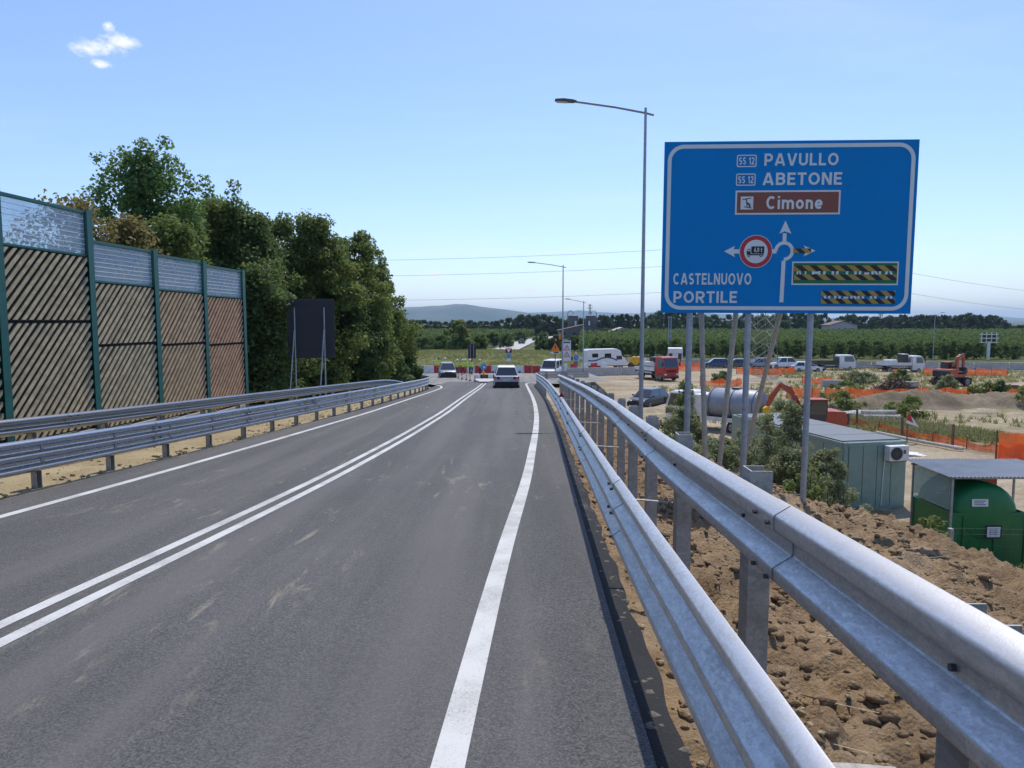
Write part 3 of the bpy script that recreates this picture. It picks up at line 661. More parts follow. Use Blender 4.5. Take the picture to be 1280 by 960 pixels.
for q in np.arange(42, Ltot-1, 2.15): x, y, z, d, n = RA.at(q); RA.post(q, tA, z-.5, z+.95, .003, .12, .1)
x, y, z, d, n = RA.at(22.2); m = MB(); m.prism([(-.08, 0), (.08, 0), (0, .14)], -.006, .006, 'light_red', 'y'); m.build('reflector', tA, loc=(x-.05, y, z+1.0))
# left, roadside
pathC = [(float(railL(y)), y) for y in np.arange(-3, 47, .7)] + [(-5.75, 49), (-6.05, 51.5), (-6.55, 53.8), (-7.4, 56), (-8.6, 58), (-10.4, 59.6), (-12.6, 60.6)]
RC = Rail(pathC, 1, .29, THREE, 'rail_steel_shaded')
tC = thing('guardrail', 'three-wave galvanised guardrail curving along the left edge of the road', 'guardrail')
q = .3
while q < RC.L[-1]-.5:
    RC.beam(q, min(q+4.2, RC.L[-1]), tC); RC.bolts(q, tC, ((0, .155), (0, .353))) if q < 34 else None; q += 4.2
for q in np.arange(1.2, RC.L[-1], 1.82):
    x, y, z, d, n = RC.at(q); RC.post(q, tC, z-.4, z+.74, .07, .12, .09)
    m = MB(); m.box((0, 0, 0), (.09, .07, .3), 'post_steel', (0, 0, math.atan2(d[1], d[0])-math.pi/2)); m.build('spacer', tC, loc=(x-n[0]*.035, y-n[1]*.035, z+.54))
x, y, z, d, n = RC.at(26.2); m = MB(); m.prism([(-.07, 0), (.07, .09), (.07, -.09)], -.006, .006, 'white_paint', 'y'); m.build('reflector', tC, loc=(x+.06, y-.02, z+.64))
# left, second rail nearer the noise barrier, dropping into the first at its end
pathD = [(np.interp(y, [-3, 10, 16.4, 23, 30, 36], [-9.75, -9.15, -8.7, -8.2, -7.5, -6.85]), y, 0) for y in np.arange(-3, 36.1, .7)] + [(-6.6, 37, 0), (-6.3, 38.2, -.08), (-5.98, 39.6, -.22)]
RD = Rail(pathD, 1, .64, TWO_S, 'rail_steel_shaded_rear')
tD = thing('guardrail', 'second two-wave guardrail between the left roadside rail and the noise barrier', 'guardrail')
q = .4
while q < RD.L[-1]-.5:
    RD.beam(q, min(q+4.2, RD.L[-1]), tD); RD.bolts(q, tD, ((.083, .06), (.083, .25))) if q < 30 else None; q += 4.2
for q in np.arange(1.5, RD.L[-1]-1.5, 2.1):
    x, y, z, d, n = RD.at(q); RD.post(q, tD, z-.4, z+.9, .004, .12, .09)

# ------------------------------------------------------------------ noise barrier on the left
def bx(Y): return -11.0 + .058*Y
nb = thing('noise_barrier', 'green framed noise barrier of slanted wooden slats with glass on top', 'noise barrier')
PYS = [3.08, 5.86, 8.64, 11.42, 14.2, 17.0, 19.75, 22.5, 25.3]
BAYS = [  # top, glass bottom, seam, slat bottom, wood
    (9.6, 8.6, 7.05, 4.95, 'slat_wood'), (9.6, 8.6, 7.05, 4.85, 'slat_wood'), (9.6, 8.6, 7.05, 4.75, 'slat_wood'), (9.6, 8.58, 7.03, 4.62, 'slat_wood'), (9.57, 8.55, 7.0, 4.5, 'slat_wood'),
    (8.93, 7.97, 6.42, 4.38, 'slat_wood'), (8.86, 7.9, 6.34, 4.25, 'slat_wood_warm'), (8.78, 7.83, 6.25, 4.12, 'slat_wood_red')]
YAW = math.atan(-.058)   # barrier direction turned from +Y
def clip_poly(poly, x0, x1, z0, z1):
    def cut(P, ins, inter):
        out = []
        for i in range(len(P)):
            a_, b_ = P[i], P[(i+1) % len(P)]
            if ins(a_): out.append(a_)
            if ins(a_) != ins(b_): out.append(inter(a_, b_))
        return out
    def ix(v): return lambda a_, b_: (v, a_[1]+(b_[1]-a_[1])*(v-a_[0])/(b_[0]-a_[0]))
    def iz(v): return lambda a_, b_: (a_[0]+(b_[0]-a_[0])*(v-a_[1])/(b_[1]-a_[1]), v)
    for ins, it in ((lambda p: p[0] >= x0, ix(x0)), (lambda p: p[0] <= x1, ix(x1)), (lambda p: p[1] >= z0, iz(z0)), (lambda p: p[1] <= z1, iz(z1))):
        if len(poly) < 3: return []
        poly = cut(poly, ins, it)
    return poly
for i, (top, gb, seam, sb, wood) in enumerate(BAYS):
    ya, yb = PYS[i], PYS[i+1]; L_ = (yb-ya)/math.cos(YAW)
    def place(o):  # local x runs along the barrier, local y out to the road (negative)
        o.location = (bx(ya), ya, 0); o.rotation_euler = (0, 0, math.pi/2+YAW*1.0); return o
    x0, x1 = .1, L_-.1
    # concrete plinth panel
    m = MB(); m.box((L_/2, .0, (sb+sb-1.6)/2-.02), (x1-x0-.02, .16, 1.56), 'concrete_pale'); place(m.build('plinth_panel', nb, bevel=.012))
    m = MB(); m.box((L_/2, .08, seam), (x1-x0, .03, .12), 'backing_black'); place(m.build('seam_strip', nb))
    for (z0, z1) in ((sb, seam-.008), (seam+.008, gb-.03)):
        m = MB(); m.box((L_/2, .05, (z0+z1)/2), (x1-x0, .1, z1-z0), 'backing_black')
        m.box((L_/2, -.02, z1-.012), (x1-x0, .05, .022), 'backing_black'); m.box((L_/2, -.02, z0+.012), (x1-x0, .05, .022), 'backing_black')
        pn = place(m.build('slat_panel', nb))
        H_ = z1-z0; step = .225; c0 = -H_
        while c0 < L_:
            w_ = .082; jit = random.uniform(-.012, .012)
            pl = clip_poly([(c0+jit, z0-.0001), (c0+jit+w_, z0-.0001), (c0+jit+w_+H_*1.0, z1+.0001), (c0+jit+H_*1.0, z1+.0001)], x0+.02, x1-.02, z0+.03, z1-.03)
            if len(pl) >= 3:
                m = MB(); dd = random.uniform(-.006, .006); m.prism(pl, -.062+dd, -.002, wood); o = m.build('slat', pn)
            c0 += step
    # glass band with its frame and fine lines
    m = MB(); m.box((L_/2, 0, top-.035), (x1-x0, .1, .07), 'barrier_green'); m.box((L_/2, 0, gb-.005), (x1-x0, .1, .05), 'barrier_green'); gf = place(m.build('glass_frame', nb, bevel=.006))
    m = MB(); m.box((L_/2, 0, (top-.07+gb+.02)/2), (x1-x0, .016, top-gb-.09), 'barrier_glass'); g_ = m.build('glass_pane', gf)
    m = MB()
    for k in range(1, 8): m.box((L_/2, -.011, gb+.02+(top-.07-gb-.02)*k/8), (x1-x0, .004, .017), 'sign_white')
    ln = m.build('glass_lines', gf); ln['kind'] = 'stuff'
for i, y in enumerate(PYS):
    zt = max([BAYS[j][0] for j in (i-1, i) if 0 <= j < len(BAYS)])+.03; zb = float(zr(y))-.5
    m = MB(); m.box((0, -.085, (zt+zb)/2), (.2, .016, zt-zb), 'barrier_green'); m.box((0, .085, (zt+zb)/2), (.2, .016, zt-zb), 'barrier_green'); m.box((0, 0, (zt+zb)/2), (.014, .154, zt-zb), 'barrier_green')
    o = m.build('post', nb, loc=(bx(y), y, 0)); o.rotation_euler = (0, 0, math.pi/2+YAW)
    m = MB(); zg = float(zr(y))+.12; m.box((0, -.12, zg), (.34, .3, .03), 'barrier_green')
    for sx in (-.13, .13): m.tube([(sx, -.2, zg), (sx, -.2, zg+.1)], .022, 'barrier_green', 6)
    o = m.build('foot_plate', nb, loc=(bx(y), y, 0)); o.rotation_euler = (0, 0, math.pi/2+YAW)

# ------------------------------------------------------------------ direction sign on the right
SG_Y, SG_Z0 = 13.0, 3.55; SW, SH = 4.6, 3.06; SB = 7.15-SG_Z0
SW = 4.44
sg = thing('direction_sign', 'large blue roundabout direction sign on galvanised posts behind the right guardrail', 'road sign', (4.93, SG_Y, SG_Z0), rot=(0, R(.3), R(-3.6)))
def su(x, y): return (x-826-(391-y)*7/207)/313*SW-SW/2, (391.5+(x-826)/311-y)/209.5*SH+SB
def sbox(m, x0, y0, x1, y1, d, mt, th=.003):
    a_ = su(x0, y1); b_ = su(x1, y0); m.box(((a_[0]+b_[0])/2, -d, (a_[1]+b_[1])/2), (b_[0]-a_[0], th, b_[1]-a_[1]), mt)
def rrect(x0, z0, x1, z1, r_, n=8):
    out = []
    for cx, cz, a0 in ((x1-r_, z1-r_, 0), (x0+r_, z1-r_, 90), (x0+r_, z0+r_, 180), (x1-r_, z0+r_, 270)):
        out += [(cx+r_*math.cos(R(a0+90*i/n)), cz+r_*math.sin(R(a0+90*i/n))) for i in range(n+1)]
    return out
def ring_poly(m, outer, inner, y0, y1, mt):
    n = len(outer); vs = [(x, y, z) for y in (y0, y1) for P in (outer, inner) for x, z in P]; fs = []
    for i in range(n):
        j = (i+1) % n; fs += [(i, j, n+j, n+i), (2*n+i, 3*n+i, 3*n+j, 2*n+j), (i, 2*n+i, 2*n+j, j), (n+i, n+j, 3*n+j, 3*n+i)]
    m.add(vs, fs, mt)
def arc_(cx, cy, rx, ry, a0, a1, n=12): return [(cx+rx*math.cos(R(a0+(a1-a0)*i/n)), cy+ry*math.sin(R(a0+(a1-a0)*i/n))) for i in range(n+1)]
def glyph(c, t):
    """stroke centre lines of one letter of a plain sign alphabet: width, [(points, closed)]"""
    h = t/2; y1 = 1-h
    def bowl(w, a_, b_): r_ = (b_-a_)/2; return [(h, b_)] + arc_(w-h-r_, (a_+b_)/2, r_, r_, 90, -90) + [(h, a_)]
    X = .72
    if c == 'P': w = .68; return w, [([(h, 0), (h, 1)], 0), (bowl(w, .42, y1), 0)]
    if c == 'R': w = .72; return w, [([(h, 0), (h, 1)], 0), (bowl(w, .44, y1), 0), ([(w*.46, .44), (w-h*1.0, 0)], 0)]
    if c == 'B': w = .7; return w, [([(h, 0), (h, 1)], 0), (bowl(w-.03, .53, y1), 0), (bowl(w, h, .53), 0)]
    if c == 'A': w = .84; return w, [([(h*.95, 0), (w/2-h*.25, 1)], 0), ([(w-h*.95, 0), (w/2+h*.25, 1)], 0), ([(w*.2, .27), (w*.8, .27)], 0)]
    if c == 'V': w = .8; return w, [([(h*.95, 1), (w/2-h*.2, 0)], 0), ([(w-h*.95, 1), (w/2+h*.2, 0)], 0)]
    if c == 'U': w = .72; r_ = w/2-h; return w, [([(h, 1), (h, r_+h)] + arc_(w/2, r_+h, r_, r_, 180, 360)[1:] + [(w-h, 1)], 0)]
    if c == 'L': w = .58; return w, [([(h, 1), (h, h), (w, h)], 0)]
    if c == 'E': w = .6; return w, [([(w, y1), (h, y1), (h, h), (w, h)], 0), ([(h, .51), (w*.9, .51)], 0)]
    if c == 'T': w = .66; return w, [([(0, y1), (w, y1)], 0), ([(w/2, y1), (w/2, 0)], 0)]
    if c == 'I': return t, [([(h, 0), (h, 1)], 0)]
    if c == 'N': w = .74; return w, [([(h, 0), (h, 1)], 0), ([(w-h, 0), (w-h, 1)], 0), ([(h*1.3, 1-h*.3), (w-h*1.3, h*.3)], 0)]
    if c in 'O0': w = .84 if c == 'O' else .62; return w, [(arc_(w/2, .5, w/2-h, .5-h, 0, 360, 26)[:-1], 1)]
    if c == 'C': w = .76; return w, [(arc_(.4, .5, .4-h, .5-h, 48, 312, 20), 0)]
    if c == 'G': w = .8; return w, [(arc_(.41, .5, .41-h, .5-h, 48, 322, 20) + [(w-h*1.2, .46), (w*.52, .46)], 0)]
    if c == 'S': w = .62; r_ = (1-t)/4; return w, [(arc_(w/2, y1-r_, w/2-h, r_, 35, 270, 14) + arc_(w/2, h+r_, w/2-h, r_, 90, -145, 14)[1:], 0)]
    if c == '1': w = .36; return w, [([(w-h, 0), (w-h, 1)], 0), ([(w-h*1.2, 1-h), (0, .72)], 0)]
    if c == '2': w = .6; return w, [(arc_(w/2, .7, w/2-h, .3-h, 165, -25, 14) + [(h, h), (w, h)], 0)]
    if c == '6': w = .6; return w, [(arc_(w/2, .32, w/2-h, .32-h, 0, 360, 18)[:-1], 1), ([(h, .32), (.2, .72), (.45, 1)], 0)]
    if c == ',': return t, [([(h, .15), (h*.4, -.14)], 0)]
    if c == 't': w = .4; return w, [([(.16, .95), (.16, .16), (.22, h), (w, h)], 0), ([(0, X-h), (w, X-h)], 0)]
    if c == 'i': return t, [([(h, 0), (h, X)], 0), ([(h, .84), (h, 1)], 0)]
    if c in 'nm':
        w = .58; r_ = (w-t)/2; out = [([(h, 0), (h, X)], 0), (arc_(h+r_, X-h-r_, r_, r_, 180, 0) + [(w-h, 0)], 0)]
        if c == 'm': out.append((arc_(w-h+r_, X-h-r_, r_, r_, 180, 0) + [(w-h+2*r_, 0)], 0)); w = w+2*r_
        return w, out
    if c == 'o': w = .64; return w, [(arc_(w/2, X/2, w/2-h, X/2-h, 0, 360, 22)[:-1], 1)]
    if c == 'e': w = .62; return w, [(arc_(w/2, X/2, w/2-h, X/2-h, 0, 318, 20), 0), ([(h, X/2-.01), (w-h*.6, X/2-.01)], 0)]
    return .3, []
def text_mesh(body, w, h, cx, cz, d, mt, parent, name='lettering', bold=.02, th=.003, t=.185):
    """lettering as thin raised strokes, fitted into a box w x h"""
    items = []; x = 0
    for c in body:
        gw, st = glyph(c, t); items += [([(px_+x, py_) for px_, py_ in P], cl) for P, cl in st]; x += gw + .15
    tot = x-.15; m = MB()
    for k, (P, cl) in enumerate(items):
        n = len(P); P = [Vector(p) for p in P]; L_, R2 = [], []
        for i in range(n):
            a_ = P[i-1] if (i > 0 or cl) else None; b_ = P[(i+1) % n] if (i < n-1 or cl) else None
            d0 = (P[i]-a_).normalized() if a_ is not None else None; d1 = (b_-P[i]).normalized() if b_ is not None else None
            if d0 is None: d0 = d1
            if d1 is None: d1 = d0
            n0, n1 = Vector((-d0.y, d0.x)), Vector((-d1.y, d1.x)); mm = (n0+n1).normalized(); ml = (t/2)/max(.45, mm.dot(n0)); L_.append(P[i]+mm*ml); R2.append(P[i]-mm*ml)
        dd = d+.00025*(k % 4)
        f = lambda p, y_: (cx-w/2+p.x/tot*w, y_, cz-h/2+p.y*h)
        vs = [f(p, -dd-th/2) for p in L_]+[f(p, -dd-th/2) for p in R2]+[f(p, -dd+th/2) for p in L_]+[f(p, -dd+th/2) for p in R2]; fs = []
        for i in range(n if cl else n-1):
            j = (i+1) % n; fs += [(i, j, n+j, n+i), (i, 2*n+i, 2*n+j, j), (n+i, n+j, 3*n+j, 3*n+i)]
        m.add(vs, fs, mt)
    return m.build(name, parent)
def stext(body, x0, y0, x1, y1, d, mt, parent, bold=.02):
    a_ = su(x0, y1); b_ = su(x1, y0); return text_mesh(body, b_[0]-a_[0], b_[1]-a_[1], (a_[0]+b_[0])/2, (a_[1]+b_[1])/2, d, mt, parent, bold=bold)
m = MB(); m.box((0, .02, SB+SH/2), (SW, .034, SH), 'sign_blue'); pn = m.build('panel', sg, bevel=.004)
m = MB()
for k in range(1, 6): m.box((0, .055, SB+SH*k/6), (SW-.1, .035, .05), 'post_steel')
m.build('stiffener', pn)
s_px = SW/313
m = MB(); o_ = rrect(-SW/2+4.2*s_px, SB+4*s_px, SW/2-4.2*s_px, SB+SH-4*s_px, 20*s_px); i_ = rrect(-SW/2+9*s_px, SB+8.8*s_px, SW/2-9*s_px, SB+SH-8.8*s_px, 15.2*s_px)
ring_poly(m, o_, i_, -.001, -.004, 'sign_white'); m.build('border', pn)
stext('PAVULLO', 956.6, 198, 1048, 212.4, .004, 'sign_white', pn, .035)
stext('ABETONE', 954.4, 221, 1052.5, 235.6, .004, 'sign_white', pn, .035)
stext('CASTELNUOVO', 842, 342.6, 941, 356.4, .004, 'sign_white', pn, .03)
stext('PORTILE', 842, 364.8, 923, 379, .004, 'sign_white', pn, .035)
for (x0, y0, x1, y1) in ((922.5, 199, 947.5, 213.6), (921.5, 221.5, 946.2, 236)):
    m = MB(); a_ = su(x0, y1); b_ = su(x1, y0); ring_poly(m, rrect(a_[0], a_[1], b_[0], b_[1], .03, 4), rrect(a_[0]+.018, a_[1]+.018, b_[0]-.018, b_[1]-.018, .02, 4), -.001, -.004, 'sign_white')
    rb = m.build('road_number_box', pn); stext('SS 12', x0+2.8, y0+3, x1-2.8, y1-3, .004, 'sign_white', rb, .03)
m = MB(); sbox(m, 920.2, 242.3, 1051, 271, .0025, 'sign_white'); sbox(m, 922.4, 244.4, 1048.8, 268.9, .0055, 'sign_brown'); br = m.build('brown_plate', pn)
stext('Cimone', 959, 249, 1029, 264.6, .0085, 'sign_white', br, .035)
m = MB(); sbox(m, 927, 249.2, 943.2, 264.8, .0085, 'sign_white')
def sline(m, pts, w, d, mt):
    for (xa, ya), (xb, yb) in zip(pts[:-1], pts[1:]):
        A = Vector(su(xa, ya)); B = Vector(su(xb, yb)); n_ = Vector((-(B-A).y, (B-A).x)).normalized()*w*s_px/2
        m.prism([tuple(A+n_), tuple(A-n_), tuple(B-n_), tuple(B+n_)], -d-.0015, -d+.0015, mt)
sline(m, [(929.5, 253), (940.5, 251)], 1.0, .0115, 'sign_black'); sline(m, [(934.5, 252.5), (935.3, 261.5)], 1.2, .0118, 'sign_black'); sline(m, [(934.8, 257), (938.2, 258.5), (938.6, 262)], 2.0, .0121, 'sign_black'); sline(m, [(931.5, 261.6), (941, 263.2)], .9, .0124, 'sign_black')
m.build('ski_lift_symbol', br)
# roundabout diagram
m = MB(); C_ = su(981.6, 315.6); ro, ri = 12.4*s_px, 8.2*s_px; N = 30; arc = [R(180-270*i/N) for i in range(N+1)]
vs = []
for y_ in (-.001, -.004):
    for rr_ in (ro, ri): vs += [(C_[0]+rr_*math.cos(a_), y_, C_[1]+rr_*math.sin(a_)) for a_ in arc]
n = N+1; fs = []
for i in range(N): fs += [(i, i+1, n+i+1, n+i), (2*n+i, 3*n+i, 3*n+i+1, 2*n+i+1), (i, 2*n+i, 2*n+i+1, i+1), (n+i, n+i+1, 3*n+i+1, 3*n+i)]
m.add(vs, fs, 'sign_white')
sbox(m, 979.6, 294, 984.6, 304.2, .0031, 'sign_white'); sbox(m, 964, 313.2, 972.2, 318.4, .0031, 'sign_white')
m.prism([su(978.7, 327.2), su(983.5, 327.2), su(981, 378.4), su(976, 378.4)], -.0045, -.001, 'sign_white')
m.build('roundabout_diagram', pn)
m = MB(); sbox(m, 917, 313.2, 930, 318.4, .0031, 'sign_white'); m.build('arrow_shaft', pn)
for P in ([(983.2, 278.6), (990.4, 294.4), (982.4, 291.5), (975.6, 294.4)], [(906.6, 315.6), (920.2, 309), (917.6, 315.6), (920.2, 322.6)], [(1020.4, 315.3), (1006, 308.8), (1009, 315.3), (1006, 322)]):
    m = MB(); m.prism([su(*p) for p in P], -.0055, -.001, 'sign_white'); m.build('arrow_head', pn)
m = MB(); c_ = su(946.3, 316)
m.disc((c_[0], -.006, c_[1]), 20.8*s_px, 'sign_white', n=40, t=.003); m.disc((c_[0], -.009, c_[1]), 20*s_px, 'sign_red', n=40, t=.003); m.disc((c_[0], -.012, c_[1]), 14.8*s_px, 'sign_white', n=40, t=.003)
pl = m.build('no_lorries_disc', pn); m = MB()
sbox(m, 940.4, 309.8, 956.8, 318.6, .0145, 'sign_black'); sbox(m, 936.6, 319.2, 956, 320.6, .0145, 'sign_black')
m.prism([su(934.8, 319.6), su(934.8, 315.6), su(936.4, 312.8), su(939.6, 312.8), su(939.6, 319.6)], -.016, -.013, 'sign_black')
for wx in (937.4, 952.6): q_ = su(wx, 320.8); m.disc((q_[0], -.0155, q_[1]), 1.9*s_px, 'sign_black', n=14); m.disc((q_[0], -.0185, q_[1]), .8*s_px, 'sign_white', n=10, t=.002)
m.prism([su(935.7, 315.6), su(936.8, 313.8), su(938.8, 313.8), su(938.8, 315.6)], -.0185, -.0165, 'sign_white')
m.build('lorry_symbol', pl); stext('6,0 t', 944, 311.4, 954, 316.6, .0175, 'sign_white', pl, .05)
m = MB(); sbox(m, 991, 328.8, 1123.4, 357, .0025, 'sign_white'); sbox(m, 992.8, 330.6, 1121.6, 355.2, .0055, 'sign_green'); gp = m.build('green_plate', pn)
stext('A1', 995.5, 336, 1009.5, 349.5, .0085, 'sign_white', gp, .035); stext('BOLOGNA', 1016, 335.6, 1118, 349.8, .0085, 'sign_white', gp, .035)
stext('VIGNOLA', 1029, 365.6, 1118.5, 379, .004, 'sign_white', pn, .035)
def tape(x0, y0, x1, y1, d, per=18.5, lean=9, name='hazard_tape'):
    m = MB(); sbox(m, x0, y0, x1, y1, d, 'sign_black', .002); k = x0-lean
    a_ = su(x0, y1); b_ = su(x1, y0); w_ = per*s_px; ln = lean*s_px; xx = a_[0]-ln
    while xx < b_[0]:
        pl_ = clip_poly([(xx+ln, a_[1]-.0001), (xx+ln+w_*.5, a_[1]-.0001), (xx+w_*.5, b_[1]+.0001), (xx, b_[1]+.0001)], a_[0], b_[0], a_[1], b_[1])
        if len(pl_) >= 3: m.prism(pl_, -d-.0028, -d-.0012, 'tape_yellow')
        xx += w_
    return m.build(name, pn)
tape(993.6, 333.6, 1121, 340.2, .0125); tape(993.8, 344.6, 1121, 351, .0125); tape(1027.4, 364.4, 1119.4, 370.4, .0085, 16, 7); tape(1027.4, 374, 1119.4, 380, .0085, 16, 7)
tape(993, 312.6, 1015, 317.8, .0085, 15, 6)
def inv_sg(p): return sg.matrix_world.inverted() @ Vector(p)
bpy.context.view_layer.update()
for (X_, Yo, zb) in ((3.26, .13, 3.0), (4.32, .13, 3.0), (5.44, .13, 3.2)):
    m = MB(); a_ = Vector((X_-4.93, Yo, zb-SG_Z0)); m.tube([a_, (a_.x, a_.y, SB+SH-.15)], .056, 'pole_steel', 14); m.build('post', sg, smooth=True)
    m = MB()
    for k in range(4): m.disc((a_.x, .13, SB+.3+k*.8), .062, 'brace_steel', 'z', 12, 0, .05)
    o = m.build('clamps', sg); o['kind'] = 'stuff'
for (A, B) in (((3.42, 13.3, 9.2), (3.98, 14.3, 3.2)), ((4.33, 13.25, 9.4), (4.33, 14.9, 3.1)), ((5.44, 13.2, 9.4), (5.40, 16.9, 2.9))):
    m = MB(); m.tube([inv_sg(A), inv_sg(B)], .05, 'brace_steel', 12); m.build('brace', sg, smooth=True)
m = MB()
for i in range(12):
    a_, b_ = i/12, (i+1)/12; f = lambda q: (4.35+q*1.08, 13.15, 3.62+.12*q+.12*(q-.5)**2)
    m.tube([f(a_), f(b_)], .009, 'brace_steel', 5)
o = m.build('earth_cable'); tag(o, 'pale cable slung low between two posts of the blue direction sign', 'cable')

# ------------------------------------------------------------------ street lamps
def lamp(label, x, y, zg, h, arm, name='street_lamp', side=-1, r0=.085):
    L = thing(name, label, 'street lamp', (x, y, zg-.2), 0, 'street lamps along the road'); H = h+.2
    m = MB(); m.tube([(0, 0, 0), (0, 0, H*.45), (0, 0, H)], [r0, r0*.78, r0*.52], 'pole_steel', 12); m.build('pole', L, smooth=True)
    m = MB(); m.tube([(side*-.28, 0, H-.24), (0, 0, H-.17), (side*arm*.35, 0, H+.02), (side*arm*.7, 0, H+.16), (side*(arm-.5), 0, H+.21)], .038, 'pole_steel', 8); m.build('arm', L, smooth=True)
    m = MB(); a_ = arm-.62
    rings = []
    for q, w_, t_, dz in ((0, .05, .05, 0), (.12, .12, .09, .0), (.45, .15, .1, .025), (.74, .13, .05, .045)):
        xx = side*(a_+q); zz = H+.2+dz; rings.append([(xx, -w_, zz), (xx, -w_*.9, zz+t_*.6), (xx, w_*.9, zz+t_*.6), (xx, w_, zz), (xx, w_*.8, zz-t_*.3), (xx, -w_*.8, zz-t_*.3)])
    m.loft(rings, 'lamp_body'); hd = m.build('lamp_head', L, smooth=False, bevel=.008)
    m = MB(); m.box((side*(a_+.5), 0, H+.188), (.36, .2, .012), 'lamp_lens', (0, side*-.05, 0)); m.build('lens', hd)
    m = MB(); m.box((0, -r0, 1.3), (.09, .02, .35), 'grey_paint'); m.build('hatch', L); return L
lamp('tall street lamp standing beside the blue direction sign, arm over the road', 4.52, 24.8, 2.3, 11.9, 2.95)
lamp('mid-distance street lamp rising over the far end of the right guardrail', 4.62, 65, 1.1, 11.0, 3.1)
lamp('street lamp at the edge of the bare site ground near the farm silos', 8.7, 87, .0, 9.5, 2.2)
lamp('street lamp standing alone by the concrete wall far right', 77.5, 131, 0, 8.4, 1.6, side=1)
for k, (x, y) in enumerate(((33.8, 154), (34.5, 155))):
    m = MB(); m.tube([(0, 0, -.2), (0, 0, 8.2)], [.13, .09], 'pole_steel', 8); m.box((0, 0, 7.9), (.7, .08, .1), 'pole_steel'); o = m.build('utility_pole', loc=(x, y, 0)); tag(o, ('left', 'right')[k]+' one of two thin pale poles standing close together before the orchard', 'pole', 'thin poles by the orchard')

# ------------------------------------------------------------------ trees and shrubs
def leafcloud(clumps, n, size, flat=.45, seed=1, spread=.95):
    """clumps: list of (x, y, z, r); n leaves in all, spread through each clump towards its skin"""
    g = np.random.default_rng(seed); C = np.array(clumps, float); w_ = C[:, 3]**2; w_ /= w_.sum()
    k = g.choice(len(C), n, p=w_); d = g.normal(size=(n, 3)); d /= np.linalg.norm(d, axis=1)[:, None]
    rr = C[k, 3]*spread*(g.random(n)**.42)*(.85+.3*g.random(n)); P = C[k, :3] + d*rr[:, None]*np.array([1, 1, .85])
    nr = d*.5 + g.normal(size=(n, 3))*.6 + np.array([0, 0, flat]); nr /= np.linalg.norm(nr, axis=1)[:, None]
    a_ = np.cross(nr, g.normal(size=(n, 3))); a_ /= np.linalg.norm(a_, axis=1)[:, None]; b_ = np.cross(nr, a_)
    s_ = size*(.55+.9*g.random(n))[:, None]; a_ = a_*s_*.5; b_ = b_*s_*.34
    bend = nr*s_*.12
    return np.stack([P-a_, P-b_*1.0+bend, P+a_, P+b_+bend], 1)
def crown_clumps(h0, h1, rx, ry, n, seed, top=.35, r0=(.5, 1.0)):
    """sub-clumps filling an uneven crown between heights h0 and h1"""
    g = random.Random(seed); out = []
    lob = [(g.uniform(0, 6.28), g.uniform(.2, .95), g.uniform(.75, 1.25)) for _ in range(7)]
    for i in range(n):
        t_ = g.random(); z = h0+(h1-h0)*t_; prof = math.sin(math.pi*min(1, .12+.88*t_**.8))**.6 if t_ < .96 else .25
        a_ = g.uniform(0, 6.28); k = 1
        for la, lz, lm in lob:
            k += .22*lm*math.cos(a_-la)*math.exp(-((t_-lz)/.3)**2)
        rr = (g.random()**.45)*prof*k
        r_ = g.uniform(*r0)*(1-.45*t_*top/.35*.6)
        out.append((math.cos(a_)*rx*rr, math.sin(a_)*ry*rr, z, r_))
    return out
def tree(name, label, x, y, zg, h, rx, ry, base, leafm, n, size, nc, seed, group, r0=(.5, 1.0), tall=None, trunk_r=.16):
    T = thing(name, label, 'tree', (x, y, zg), 0, group); cl_ = crown_clumps(base, h-.4, rx, ry, nc, seed, r0=r0)
    if tall:
        for (dx, hz, rr) in tall: cl_ += [(dx+random.uniform(-.25, .25), random.uniform(-.5, .5), hz-q*.55, rr*(.45+.16*q)) for q in range(5)]
    m = MB(); m.tube([(0, 0, -.6), (.06, .03, h*.22), (-.05, .1, h*.5), (.05, 0, h*.86)], [trunk_r*1.35, trunk_r, trunk_r*.62, .03], 'bark', 8)
    g = random.Random(seed+5)
    for c_ in g.sample(cl_, min(len(cl_), 16)):
        z0 = max(base*.6, c_[2]-g.uniform(.8, 2.2)); m.tube([(0, 0, z0), (c_[0]*.5, c_[1]*.5, (z0+c_[2])/2+.1), c_[:3]], [trunk_r*.4, trunk_r*.25, .015], 'bark', 5, False)
    m.build('trunk', T, smooth=True)
    quads('crown', leafcloud(cl_, n, size, seed=seed), leafm, T); return T
GL = 'trees behind the noise barrier'
def glz(x, y): return float(ground_left(np.array(float(x)), np.array(float(y))))
